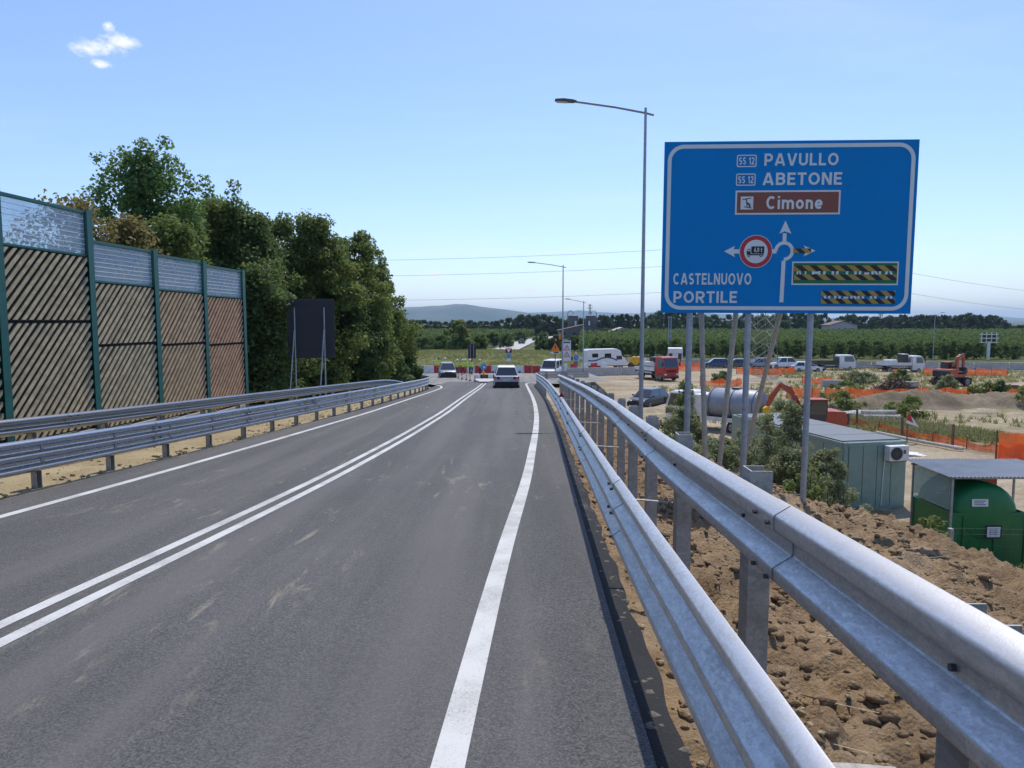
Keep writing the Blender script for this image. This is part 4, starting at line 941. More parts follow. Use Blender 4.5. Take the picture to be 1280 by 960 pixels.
TREES = [  # label, x, y, top z, rx, ry, crown base over ground, leaf, n, size, clumps, tall shoots
 ('tallest tree of the grove, an upright deep green poplar behind the noise barrier', -16.9, 33, 15.0, 2.75, 2.5, 2.6, 'leaf_poplar', 30000, .18, 150, [(-1.6, 14.3, .9), (-.1, 15.0, 1.0), (1.2, 15.0, 1.0), (2.3, 13.6, .8)]),
 ('thin brownish tree seen through the first glass pane of the noise barrier', -16.2, 26.5, 11.7, 2.6, 1.7, 3.5, 'leaf_dry', 8500, .15, 80, None),
 ('dry russet tree showing just above the second glass pane', -14.9, 28, 11.3, 2.2, 1.6, 3, 'leaf_dry', 15000, .15, 80, None),
 ('slim light green tree right of the poplar with a loose pointed top', -15.0, 37, 13.6, 1.6, 1.5, 3, 'leaf_poplar', 15000, .18, 80, [(-.3, 14.2, .8), (.9, 12.9, .9)]),
 ('low olive green bushy tree above the last glass panes of the barrier', -14.0, 30, 11.4, 2.5, 1.7, 2, 'leaf_oak', 20000, .16, 100, None),
 ('tree with a ragged top just left of the barrier end post', -14.5, 36, 13.2, 2.2, 1.8, 1.5, 'leaf_oak', 20000, .18, 100, [(.6, 13.7, .8)]),
 ('broad dark tree rising behind the end post of the noise barrier', -12.9, 36, 12.6, 2.3, 2, .8, 'leaf_dark', 22000, .18, 110, None),
 ('dark tree between the barrier end post and the dark sign back', -13.0, 40, 13.1, 2.3, 2, .8, 'leaf_oak', 22000, .19, 110, None),
 ('rounded oak behind the dark sign back', -11.3, 41, 13.1, 2.5, 2.1, .6, 'leaf_oak', 26000, .19, 120, None),
 ('dense oak with a stepped outline right of the dark sign back', -10.1, 46, 12.9, 2.5, 2.1, .5, 'leaf_oak', 27000, .2, 120, None),
 ('yellowing tree at the right end of the grove, above the guardrail bend', -9.9, 53, 11.4, 2.0, 2.2, .4, 'leaf_oak', 24000, .21, 100, [(.2, 12.0, .7)]),
 ('low brownish tree at the foot of the grove beside the guardrail bend', -9.9, 57.5, 8.6, 1.5, 1.5, .3, 'leaf_oak', 12000, .2, 65, None),
 ('full green tree between poplar and barrier end, rising behind the glass panes', -15.6, 34.5, 12.9, 2.3, 1.8, 2.2, 'leaf_oak', 22000, .18, 105, None),
 ('bushy oak just behind the right half of the dark sign back', -10.9, 44, 12.2, 2.4, 1.9, .5, 'leaf_dark', 20000, .19, 110, None),
 ('dense dark tree closing the grove behind the two oaks', -12.4, 45, 13.0, 2.8, 2.2, .8, 'leaf_dark', 22000, .2, 120, None),
 ('dark shady tree filling the gap left of the dark sign back', -11.9, 33.5, 9.8, 1.9, 1.5, .3, 'leaf_dark', 17000, .18, 90, None),
]
for i, (lb, x, y, zt, rx, ry, cb, lm, n, sz, nc, tall) in enumerate(TREES):
    zg = glz(x, y); tl = [(a_, b_-zg, c_) for a_, b_, c_ in tall] if tall else None
    tree(('poplar_tree', 'oak_tree')[lm != 'leaf_poplar'], lb, x, y, zg, zt-zg, rx, ry, cb, lm, n, sz, int(nc*1.3), 40+i, GL, r0=(.5, 1.05), tall=tl)
for i, (x, y, h, rx) in enumerate(((-11.2, 39.5, 3.4, 1.6), (-9.4, 44, 3.2, 1.6), (-8.2, 49.5, 3.0, 1.4), (-13.2, 34.5, 3.5, 1.7), (-7.9, 53.5, 2.6, 1.1))):
    sh = thing('undergrowth_shrub', ('dense shrub directly under the dark sign back', 'leafy shrub under the oak, behind the left rails', 'shrub under the trees where the second rail ends', 'shaded shrub just past the end of the noise barrier', 'small shrub at the trunk of the last tree by the bend')[i], 'shrub', (x, y, glz(x, y)-.1), 0, 'shrubs under the grove')
    cl_ = crown_clumps(.2, h, rx, rx*.8, 40, 90+i, r0=(.35, .6)); quads('foliage', leafcloud(cl_, 5200, .2, seed=60+i), 'leaf_dark', sh)
    m = MB()
    for c_ in cl_[:7]: m.tube([(0, 0, -.2), (c_[0]*.5, c_[1]*.5, c_[2]*.6), c_[:3]], [.03, .02, .008], 'bark', 5, False)
    m.build('stem', sh)
def shrub(name, label, x, y, zg, h, rx, ry, leafm, n, size, nc, seed, group=None, cat='shrub', r0=(.12, .28), stems=9):
    S = thing(name, label, cat, (x, y, zg), 0, group); cl_ = crown_clumps(h*.12, h, rx, ry, nc, seed, r0=r0); m = MB(); g = random.Random(seed)
    for c_ in g.sample(cl_, min(stems, len(cl_))): m.tube([(g.uniform(-.1, .1), g.uniform(-.1, .1), -.15), (c_[0]*.45, c_[1]*.45, c_[2]*.6), c_[:3]], [.018, .012, .004], 'bark', 5, False)
    m.build('stem', S); quads('foliage', leafcloud(cl_, n, size, seed=seed, flat=.35), leafm, S); return S
SR = 'shrubs on the bank right of the road'
def gz(x, y): return bank_z(x, y) if (y < 29.8 and x < 11.9) else site_z(x, y)
shrub('shrub', 'sprawling grey-green bush between the sign posts and the site cabin', 6.75, 17.4, gz(6.75, 17.4)-.15, 3.0, 1.1, .9, 'leaf_shrub', 15000, .062, 140, 201, SR)
shrub('shrub', 'right half of the bush against the cabin wall, hiding its left corner', 7.75, 17.2, gz(7.75, 17.2)-.25, 2.75, 1.0, .8, 'leaf_shrub', 12500, .062, 110, 207, SR)
shrub('shrub', 'leafy bush behind the rail under the left edge of the blue sign', 5.15, 21.5, gz(5.15, 21.5)-.15, 1.9, 1.35, 1.0, 'leaf_shrub', 13000, .07, 110, 202, SR)
shrub('shrub', 'green bush spilling down the bank in front of the tank lorry', 6.9, 22.5, gz(6.9, 22.5)-.15, 2.3, 1.5, 1, 'leaf_shrub', 12000, .075, 110, 203, SR)
shrub('shrub', 'thin upright sapling beside the foot of the tall street lamp', 5.45, 22.3, gz(5.45, 22.3), 2.9, .42, .3, 'leaf_weed', 1500, .075, 30, 204, SR, stems=5)
shrub('shrub', 'pale silvery sapling in front of the red lorry', 6.1, 24.5, gz(6.1, 24.5), 3.3, .4, .3, 'leaf_shrub', 1500, .075, 30, 214, SR, stems=5)
shrub('shrub', 'loose bush below the sign, low against the cabin', 8.6, 16.6, gz(8.6, 16.6)-.2, 1.6, .9, .7, 'leaf_shrub', 7500, .062, 70, 205, SR)
shrub('shrub', 'straggly weeds at the left corner of the cabin end wall', 9.9, 19.5, gz(9.9, 19.5)-.1, 1.6, 1.1, .8, 'leaf_weed', 6500, .07, 70, 206, SR)
shrub('shrub', 'low spreading bush between the middle and right sign posts', 6.5, 16.3, gz(6.5, 16.3)-.12, 1.5, .95, .8, 'leaf_shrub', 10000, .06, 100, 216, SR)
shrub('shrub', 'grey-green bush hiding the far end of the cabin wall', 7.3, 19.5, gz(7.3, 19.5)-.2, 2.9, 1.3, .9, 'leaf_shrub', 13000, .065, 130, 217, SR)
shrub('shrub', 'small bush between the first sign post and its brace', 5.6, 19.4, gz(5.6, 19.4)-.1, 1.2, .9, .7, 'leaf_shrub', 5500, .065, 60, 215, SR)
for i, (x, y, h, r_, lb) in enumerate(((10.4, 17.8, 1.0, .8, 'low green weeds left of the green fuel tank'), (11.5, 17.9, 1.0, .6, 'low weeds at the left corner of the green fuel tank'), (12.4, 17.4, .85, .8, 'pale weeds in front of the fuel tank basin'), (13.6, 17.6, 1.25, .6, 'tall weeds before the right half of the fuel tank'), (10.4, 18.4, .9, .8, 'weeds between the cabin and the fuel tank'))):
    shrub('weed_clump', lb, x, y, gz(x, y)-.06, h, r_, r_*.8, 'leaf_weed', 3600, .065, 50, 220+i, 'weeds around the fuel tank', 'weeds', (.08, .2))
for i, (x, y, h, r_, lm, lb) in enumerate(((38.2, 79, 1.5, 1.6, 'leaf_shrub', 'round grey-green bush on the site left of the brush pile'), (41.5, 83, 1.1, 1.5, 'leaf_shrub', 'low bush behind the concrete slab on the site'), (43.6, 79.5, 1.7, 1.3, 'leaf_dark', 'dark bush left of the wheeled excavator'), (43.9, 71.5, 1.6, 1.2, 'leaf_shrub', 'silvery bush in front of the wheeled excavator'), (42.2, 63.2, 1.6, 1.5, 'leaf_weed', 'yellow-green bush growing through the orange net'), (41.6, 56.5, 1.9, 1.4, 'leaf_weed', 'pale sapling on the spoil heap behind the wire fence'), (43.6, 63.4, 1.8, .7, 'leaf_dark', 'dark upright bush against the orange net'), (46.8, 63.3, 1.5, .5, 'leaf_dark', 'thin bush against the far right of the orange net'), (24.2, 82, 1.3, 1.3, 'leaf_dark', 'dark bush behind the sign posts, left of the pylon'), (29.5, 52, 1.6, 1.6, 'leaf_weed', 'bush beside the small excavator'), (25.4, 55, 1.7, 1.7, 'leaf_weed', 'bright bush just right of the tank lorry'), (33, 70, 1.0, 2, 'leaf_weed', 'low weeds around the pylon'))):
    shrub('site_bush', lb, x, y, site_z(x, y)-.1, h, r_, r_*.8, lm, 2200, .17, 34, 240+i, 'bushes on the building site', 'bush', (.25, .5))
gs = random.Random(21)
for i, (x, y) in enumerate(((4.3, 19), (3.9, 16.2), (6.2, 14.6), (7.6, 12.6), (8.6, 13.8), (9.3, 12.4), (5.0, 25.5), (8.9, 14.6))):
    shrub('weed_sprout', ('weed sprout behind the third post from the sign', 'small weed between guardrail and the first sign post', 'weed sprout at the crest of the bank below the sign', 'small green weed far out on the dug earth', 'weed patch at the edge of the bank before the fuel tank', 'small weed at the right end of the dug earth', 'low weeds beside the foot of the tall lamp', 'leafy weed between bank crest and fuel tank fence')[i], x, y, gz(x, y)-.04, gs.uniform(.35, .8), gs.uniform(.3, .6), gs.uniform(.3, .5), 'leaf_weed', 1100, .055, 26, 260+i, 'weeds on the bank', 'weeds', (.06, .14))
# grass: tufts on the island, along the wire fence and on the site
def tufts(name, pts, h, mt, per=7, seed=3):
    g = np.random.default_rng(seed); P = np.repeat(np.array(pts), per, 0); n = len(P)
    P[:, :2] += g.normal(size=(n, 2))*.12*h*3; a_ = g.random(n)*6.28; hh = h*(.5+.9*g.random(n)); w_ = .1*h+.012
    d = np.stack([np.cos(a_), np.sin(a_), 0*a_], 1); lean = g.normal(size=(n, 3))*.35; lean[:, 2] = 1; tip = P+lean*hh[:, None]
    V = np.stack([P-d*w_, P+d*w_, tip+d*w_*.25, tip-d*w_*.25], 1); o = quads(name, V, mt); o['kind'] = 'stuff'; return o
g = np.random.default_rng(11)
pts = []
for k in range(2600):
    x = g.uniform(18, 33); y = 51.5-.95*(x-20)+g.normal()*2.2 if x < 30 else g.uniform(34, 42)
    pts.append((x, y, site_z(x, y)-.02))
for k in range(6500):
    x = g.uniform(14, 80); y = g.uniform(44, 108)
    if fbm(np.array(x*.05), np.array(y*.09), 3, 77) > .02: pts.append((x, y, site_z(x, y)-.02))
tufts('site_grass', pts, .3, 'leaf_grass')

# ------------------------------------------------------------------ roundabout island, plain beyond, orchards, tree line
aa = np.linspace(0, 2*math.pi, 73); rr = np.linspace(0, 1, 14); A_, R_ = np.meshgrid(aa, rr, indexing='xy')
ix_, iy_ = -7.5, 131; Xi = ix_+R_*np.cos(A_)*26; Yi = iy_+R_*np.sin(A_)*37
Zi = .25+1.0*(1-R_**2.5)*np.clip((Yi-96)/30, 0, 1)+.12*fbm(Xi*.3, Yi*.3, 3, 4)
grid('roundabout_island', Xi, Yi, Zi, 'island_ground')
pts = []
for k in range(7000):
    a_ = g.random()*6.28; r_ = g.random()**.5*.97; x, y = ix_+r_*math.cos(a_)*26, iy_+r_*math.sin(a_)*37
    if y < 150: pts.append((x, y, .2+1.0*(1-r_**2.5)*min(1, max(0, (y-96)/30))))
tufts('island_grass', pts, .3, 'leaf_grass', 6)
# the country road leaving the roundabout on the far side
cr = np.array([(-4.5, 150), (-3.4, 164), (-1.6, 180), (.6, 205), (3.2, 235), (6.2, 262), (10.5, 290), (17, 320), (27, 360)], float)
yy = np.arange(150, 360, 3.0); xc = np.interp(yy, cr[:, 1], cr[:, 0]); U_ = np.linspace(-3.4, 3.4, 5); grid('country_road', xc[:, None]+U_[None], yy[:, None]+0*U_[None], 0*xc[:, None]+.03+0*U_[None], 'concrete_pale')
# road behind the concrete wall on the right
grid('bypass_road', *np.meshgrid(np.linspace(9, 240, 30), np.linspace(114.5, 122, 3), indexing='xy'), np.zeros((3, 30))+.02, 'asphalt_dusty')
def far_tree_mesh(name, leafm, h, rx, n, size, seed, nc=34, base=.5, r0=(.6, 1.3)):
    cl_ = crown_clumps(base, h-.5, rx, rx, nc, seed, r0=r0); V = leafcloud(cl_, n, size, seed=seed)
    o = quads(name, V, leafm); me = o.data; bpy.data.objects.remove(o); return me
def place_mesh(name, me, loc, sc, rz, label, cat, group):
    o = bpy.data.objects.new(name, me); COL.objects.link(o); o.location = loc; o.scale = sc; o.rotation_euler = (0, 0, rz); return tag(o, label, cat, group)
# front row of the orchard
OM = [far_tree_mesh('orchard_tree', 'leaf_orchard', 3.5, 1.35, 900, .34, 300+k, 34, .2, (.4, .7)) for k in range(4)]
def far_road_clear(x, y): return abs(x-np.interp(y, cr[:, 1], cr[:, 0])) > 6.5
x = 17.0
while x < 108:
    y = 152-.19*x+random.uniform(-.6, .6); y = max(y, 136.5)
    place_mesh('orchard_tree', OM[random.randrange(4)], (x, y, -.1), (random.uniform(.85, 1.15), random.uniform(.85, 1.15), random.uniform(.85, 1.15)), random.random()*6, 'dark bushy fruit tree in the front row of the orchard', 'tree', 'front row of the orchard'); x += random.uniform(2.0, 2.8)
x = -36.0
while x < -9:
    place_mesh('orchard_tree', OM[random.randrange(4)], (x, 172+random.uniform(-1, 1), -.1), (1.1, 1.1, random.uniform(.8, 1.05)), random.random()*6, 'fruit tree in the front row of the left orchard', 'tree', 'front row of the left orchard'); x += random.uniform(2.4, 3.4)
cl_ = []; gg = random.Random(5); V = []
for row in range(48):
    y = 141+row*4.3+ (.05*row)**2*3
    x = .10*y if y > 150 else 18.0
    while x < .78*y:
        if far_road_clear(x, y): V.append((x+gg.uniform(-.3, .3), max(y, 155-.19*x+4.3*row*.0)+gg.uniform(-.4, .4), gg.uniform(.85, 1.15), row))
        x += 2.7
    if y > 176:
        x = -.24*y
        while x < .03*y:
            if far_road_clear(x, y) and x < np.interp(y, cr[:, 1], cr[:, 0])-7: V.append((x+gg.uniform(-.3, .3), y+gg.uniform(-.4, .4), gg.uniform(.85, 1.15), row))
            x += 2.9
Q = []
for k, (x, y, s_, row) in enumerate(V):
    n = 130 if row < 6 else (64 if row < 20 else 40); sz = .48 if row < 6 else (.66 if row < 20 else .95)
    q_ = rng.normal(size=(n, 3)); q_ /= np.linalg.norm(q_, axis=1)[:, None]; P = np.stack([x+q_[:, 0]*1.25*s_*rng.random(n)**.4, y+q_[:, 1]*1.25*s_, 1.85*s_+q_[:, 2]*1.6*s_], 1)
    nr = q_*.5+rng.normal(size=(n, 3))*.5+np.array([0, 0, .6]); nr /= np.linalg.norm(nr, axis=1)[:, None]
    a_ = np.cross(nr, rng.normal(size=(n, 3))); a_ /= np.linalg.norm(a_, axis=1)[:, None]; b_ = np.cross(nr, a_); ss = (sz*(.5+.8*rng.random(n)))[:, None]*.5
    Q.append(np.stack([P-a_*ss, P-b_*ss*.7, P+a_*ss, P+b_*ss*.7], 1))
o = quads('orchard', np.concatenate(Q), 'leaf_orchard'); tag(o, None, None, None, 'stuff')
# tree line far behind the orchards
FM = [far_tree_mesh('far_tree', 'leaf_far', 11, 4.4, 3000, .75, 320+k, 40, .6, (1, 2)) for k in range(3)] + [far_tree_mesh('far_tree', 'leaf_far_pale', 10, 4.0, 2600, .75, 330+k, 36, .6, (.9, 1.8)) for k in range(2)] + [far_tree_mesh('far_tree', 'leaf_far', 11, 2.2, 3600, .7, 340, 60, .3, (1.0, 1.5))]
px = 500
hts = [(500, .72), (620, .66), (640, .95), (690, .95), (705, .7), (760, 1.0), (775, 1.0), (800, 1.0), (812, 1.3), (870, 1.35), (885, 1.05), (935, 1.1), (990, 1.25), (1040, 1.0), (1100, .9), (1150, .95), (1200, 1.0), (1240, .95), (1262, .5), (1300, .5)]
while px < 1300:
    y = 372+random.uniform(-12, 22); x = (px-640)/890*y; h = float(np.interp(px, [a_ for a_, _ in hts], [b_ for _, b_ in hts]))*random.uniform(.9, 1.06)
    pale = 812 < px < 1050 and random.random() < .75; me = FM[5] if (770 < px < 805) else (FM[3+random.randrange(2)] if pale else FM[random.randrange(3)])
    place_mesh('far_tree', me, (x, y, -.2), (random.uniform(.8, 1.2), 1, h), random.random()*6, 'pale green tree in the line behind the orchard' if pale else 'dark tree in the distant line behind the orchards', 'tree', 'pale trees behind the orchard' if pale else 'dark tree line on the horizon')
    px += random.uniform(5, 9)
# standing trees near the roundabout
def mid_tree(label, x, y, h, rx, leafm, seed, n=5200, size=.42):
    tree('field_tree', label, x, y, .1, h, rx, rx, .5, leafm, n, size, 50, seed, 'trees beyond the roundabout', r0=(.5, 1.0), trunk_r=.16)
mid_tree('two-tone tree, green and russet, standing on the roundabout island', -11.2, 148, 7.2, 2.7, 'leaf_oak', 501)
mid_tree('slender leaning tree behind the russet island tree', -10.2, 150, 8.0, 1.2, 'leaf_dry', 507, 1800)
mid_tree('lighter small tree right of the russet island tree', -6.6, 150, 4.5, 2.0, 'leaf_oak', 502, 3400)
for i, (x, y, h, r_, lb) in enumerate(((9, 205, 3.8, 3.6, 'big round hedge bush right of the far country road'), (8.2, 178, 2.5, 3.0, 'low hedge bush at the right verge of the country road'), (11.5, 176, 3.6, 2.3, 'dark bush behind the orange warning sign'), (-1.5, 196, 3.5, 2.2, 'round bush left of the country road'), (3.0, 250, 3.6, 2.8, 'bush on the outer bend of the country road'), (-5.5, 200, 3.8, 2.4, 'dark round bush beyond the island tree'), (15, 172, 3.2, 2.4, 'bush at the corner of the right orchard'), (-21, 160, 4.2, 4.0, 'hedge trees left of the island tree'), (-17, 168, 3.6, 2.6, 'hedge bush between left orchard and island'))):
    shrub('hedge_bush', lb, x, y, 0, h, r_, r_*.8, 'leaf_orchard', 2400, .42, 34, 520+i, 'bushes along the country road', 'bush', (.5, .9))
# hills
xs = np.linspace(-9500, 11000, 260); ys = np.linspace(4300, 10800, 70); Yh, Xh = np.meshgrid(ys, xs, indexing='ij'); az = Xh/Yh*890+640
h1 = np.interp(az, [-800, 300, 430, 500, 540, 575, 600, 640, 670, 720, 800, 900], [120, 140, 135, 128, 134, 150, 132, 92, 76, 55, 25, 8])
h2 = np.interp(az, [500, 640, 690, 720, 770, 830, 900, 1000, 1090, 1140, 1190, 1240, 1290, 1500, 2200], [60, 98, 112, 125, 100, 112, 92, 60, 30, 40, 72, 68, 44, 80, 90])
h3 = np.interp(az, [560, 640, 740, 820, 900, 1040, 1150, 1210, 1300, 1700], [20, 40, 66, 90, 95, 58, 30, 52, 48, 50])
rug = 1+.22*fbm(Xh/700, Yh/700, 5, 61)+.08*fbm(Xh/180, Yh/300, 3, 62)
Zh = h1*np.exp(-((Yh-6300)/900)**2)*rug + h2*np.exp(-((Yh-9300)/700)**2)*rug*1.1 + .55*h3*np.exp(-((Yh-7700)/600)**2)*rug
edge = np.minimum(1, np.minimum((Yh-4300)/900, (10800-Yh)/700)); Zh = Zh*np.clip(edge, 0, 1)-1.0*(1-np.clip(edge*3, 0, 1))
grid('hills', Xh, Yh, Zh, 'hill_ground')

# ------------------------------------------------------------------ vehicles
def wheel(parent, x, y, r_, w_, name='wheel'):
    m = MB(); N = 18; rings = []
    for (o_, q) in ((-.5, .86), (-.42, 1), (.42, 1), (.5, .86)): rings.append([(o_*w_, r_*q*math.cos(2*math.pi*i/N), r_*q*math.sin(2*math.pi*i/N)) for i in range(N)])
    m.loft(rings, 'rubber'); o = m.build(name, parent, loc=(x, y, r_))
    m = MB(); sx = 1 if x > 0 else -1; m.disc((sx*(w_*.5-.005), 0, 0), r_*.6, 'silver_paint', 'x', 14, 0, .03)
    for i in range(5):
        a_ = i*2*math.pi/5; m.box((sx*(w_*.5+.012), r_*.3*math.cos(a_), r_*.3*math.sin(a_)), (.012, r_*.12, r_*.5), 'dark_paint', (a_-math.pi/2, 0, 0))
    m.build('rim', o); return o
def pane(m, q, inset, mt='car_glass', off=.006):
    """glass laid proud on the flat face q (four corners)"""
    q = [Vector(p) for p in q]; c_ = sum(q, Vector())/4; n_ = (q[1]-q[0]).cross(q[3]-q[0]).normalized()
    if n_.dot(c_-Vector((0, 0, 0))) < 0 and abs(n_.z) < .99: pass
    e = [p+(c_-p)*inset for p in q]; m.add([p+n_*off for p in e]+[p-n_*.01 for p in e], [(0, 1, 2, 3), (0, 4, 5, 1), (1, 5, 6, 2), (2, 6, 7, 3), (3, 7, 4, 0)], mt)
def car(name, label, loc, rz, L_, W_, H_, paint, cat='car', suv=True, group=None, van=False, lower='black_plastic'):
    C = thing(name, label, cat, loc, rz, group); h = W_/2; wr = .35 if suv else .31; zb = wr*.72; bl = H_*.60 if not van else H_*.56
    f, r_ = L_/2, -L_/2
    m = MB(); st = [  # y, bottom, bumper line, shoulder, half width low, half width shoulder
        (f, zb+.14, zb+.22, bl*.62, h*.62, h*.6), (f-.12, zb+.04, zb+.2, bl*.76, h*.86, h*.8), (f-.45, zb, zb+.2, bl*.86, h*.98, h*.9), (f-1.15, zb, zb+.22, bl*.97, h, h*.93),
        (0, zb, zb+.24, bl, h, h*.95), (r_+.7, zb, zb+.24, bl*1.02, h, h*.94), (r_+.18, zb+.02, zb+.25, bl*1.02, h*.95, h*.88), (r_, zb+.14, zb+.28, bl*.97, h*.86, h*.8)]
    m.loft([[(-a_, y, z0), (-a_*1.0, y, z1), (-(a_+b_)/2*1.02, y, (z1+z2)/2+.08), (-b_, y, z2), (b_, y, z2), ((a_+b_)/2*1.02, y, (z1+z2)/2+.08), (a_, y, z1), (a_, y, z0)] for y, z0, z1, z2, a_, b_ in st], paint)
    m.build('body', C, smooth=True)
    m = MB()
    for y, d in ((f-.06, .2), (r_+.08, .2)): m.box((0, y, zb+.13), (W_*.9, d, .36), lower)
    for sx in (-1, 1): m.box((sx*(h-.012), 0, zb+.07), (.05, L_*.62, .14), lower)
    m.build('bumper', C, bevel=.02)
    yf0, yr0 = (f-1.0, r_+.16) if not van else (f-.75, r_+.08); yf1, yr1 = (f-1.75, r_+.72) if not van else (f-1.3, r_+.14); hb, ht = h*.92, h*(.7 if not van else .78)
    B4 = [(-hb, yf0, bl-.03), (hb, yf0, bl-.03), (hb, yr0, bl-.03), (-hb, yr0, bl-.03)]; zt = H_-.05
    T4 = [(-ht, yf1, zt), (ht, yf1, zt), (ht, yr1, zt), (-ht, yr1, zt)]
    m = MB(); rings = [B4, T4, [(x*.86, y-(.12 if y > 0 else -.12), H_) for x, y, _ in T4]]; m.loft([[tuple(p) for p in q_] for q_ in rings], paint); m.build('roof', C, bevel=.03)
    m = MB(); pane(m, [B4[1], B4[0], T4[0], T4[1]], .09); m.build('windscreen', C)
    m = MB(); pane(m, [B4[3], B4[2], T4[2], T4[3]], .1); m.build('rear_window', C)
    for (a_, b_, c_, d) in ((B4[0], B4[3], T4[3], T4[0]), (B4[2], B4[1], T4[1], T4[2])):
        A, B, Cc, D = map(Vector, (a_, b_, c_, d)); nw = 2
        for i in range(nw):
            t0, t1 = i/nw, (i+1)/nw; m = MB(); pane(m, [A.lerp(B, t0), A.lerp(B, t1), D.lerp(Cc, t1), D.lerp(Cc, t0)], .12); m.build('side_window', C)
    for sx in (-1, 1):
        for y in (f-.82, r_+.82): wheel(C, sx*(h-.11), y, wr, .22)
        m = MB(); m.box((sx*h*.64, f-.1, bl*.7), (h*.44, .16, .13), 'light_clear', (0, 0, sx*-.35)); m.build('headlight', C, bevel=.02)
        m = MB(); m.box((sx*h*.72, r_+.06, bl*.86), (h*.46, .14, .19), 'light_red', (0, 0, sx*.3)); m.build('tail_light', C, bevel=.02)
        m = MB(); m.box((sx*(h+.07), yf0-.25, bl+.08), (.2, .09, .14), 'dark_paint'); m.build('mirror', C, bevel=.03)
    for y, s_ in ((r_-.005, 1), (f+.005, -1)):
        m = MB(); m.box((0, y, zb+.42 if s_ == 1 else zb+.2), (.5, .02, .11), 'white_plastic'); m.build('number_plate', C)
    m = MB(); m.box((0, f-.02, bl*.62), (h*.9, .06, .16), 'black_plastic'); m.build('grille', C, bevel=.02)
    return C
zz = lambda y: float(zr(y))
car('parked_car', 'pale silver car driving away down the right lane, seen from behind', (-.42, 52.2, zz(52.2)), .02, 4.3, 1.86, 1.6, 'pale_silver_paint', 'car')
car('parked_car', 'dark grey car coming out of the roundabout towards the left guardrail bend', (-7.1, 78, zz(78)+.0), R(188), 4.4, 1.85, 1.6, 'grey_paint', 'car')
car('delivery_van', 'small white van facing the camera behind the end of the right guardrail', (4.35, 78, zz(78)), R(163), 4.4, 1.85, 1.9, 'white_paint', 'van', van=True)
car('parked_car', 'white car half hidden by the trees beyond the left guardrail bend', (-14.2, 84, zz(84)), R(80), 4.2, 1.8, 1.5, 'white_paint', 'car', suv=False)
car('parked_car', 'blue car parked along the concrete wall behind the sign posts', (31.0, 108, -.05), R(80), 4.2, 1.8, 1.55, 'blue_paint', 'car', group='cars parked along the concrete wall')
car('parked_car', 'white and dark car parked right of the blue one, half behind a brace', (34.0, 107.5, -.05), R(82), 4.1, 1.75, 1.5, 'grey_paint', 'car', group='cars parked along the concrete wall')
car('parked_car', 'boxy white car parked behind the low white hatchback', (40.4, 106.5, -.05), R(97), 4.2, 1.8, 1.75, 'white_paint', 'car', group='cars parked along the concrete wall')
car('parked_car', 'low white hatchback parked in front, right of the pylon', (41.5, 100, -.05), R(262), 4.1, 1.75, 1.45, 'white_paint', 'car', suv=False, group='cars parked along the concrete wall')
car('parked_car', 'pale car parked behind the lattice pylon', (37.3, 107.5, -.05), R(92), 4.2, 1.8, 1.6, 'silver_paint', 'car', group='cars parked along the concrete wall')
car('parked_car', 'dark grey car parked on the site below the red lorry, half behind bushes', (11.6, 60, site_z(11.6, 60)-.1), R(140), 4.4, 1.8, 1.5, 'dark_paint', 'car', suv=False)
car('parked_car', 'small dark car on the far country road', (3.1, 226, .05), R(-8), 4.2, 1.8, 1.5, 'dark_paint', 'car', suv=False)
def cab(m_paint, T, w_, l, zb, zt, yf, sleeper=0):
    """lorry cab: front face at y = yf"""
    m = MB(); h = w_/2; zm = zb+(zt-zb)*.48
    m.loft([[(-h*.98, yf, zb), (h*.98, yf, zb), (h*.98, yf-l, zb), (-h*.98, yf-l, zb)], [(-h, yf+.02, zm), (h, yf+.02, zm), (h, yf-l, zm), (-h, yf-l, zm)], [(-h*.94, yf-.28, zt-.12), (h*.94, yf-.28, zt-.12), (h*.94, yf-l, zt-.12), (-h*.94, yf-l, zt-.12)], [(-h*.84, yf-.55, zt), (h*.84, yf-.55, zt), (h*.84, yf-l+.1, zt), (-h*.84, yf-l+.1, zt)]], m_paint)
    m.build('cab', T, bevel=.04)
    m = MB(); pane(m, [(h, yf+.02, zm), (-h, yf+.02, zm), (-h*.94, yf-.28, zt-.12), (h*.94, yf-.28, zt-.12)], .09); m.build('windscreen', T)
    for sx in (-1, 1):
        q_ = [(sx*h, yf-.1, zm), (sx*h, yf-l*.72, zm), (sx*h*.94, yf-l*.72, zt-.16), (sx*h*.94, yf-.34, zt-.16)]
        m = MB(); pane(m, q_ if sx < 0 else q_[::-1], .08); m.build('side_window', T)
        m = MB(); m.box((sx*h*.76, yf+.01, zb+(zt-zb)*.17), (.3, .08, .18), 'light_clear'); m.build('headlight', T, bevel=.02)
        m = MB(); m.box((sx*(h+.14), yf-.02, zm+.42), (.16, .1, .42), 'black_plastic'); m.box((sx*(h+.06), yf-.06, zm+.6), (.14, .03, .03), 'black_plastic'); m.build('mirror', T, bevel=.02)
    m = MB(); m.box((0, yf+.02, zb+(zt-zb)*.32), (w_*.6, .05, .26), 'black_plastic'); m.box((0, yf+.03, zb+.06), (w_*.98, .1, .24), 'dark_paint'); m.build('grille', T, bevel=.01)
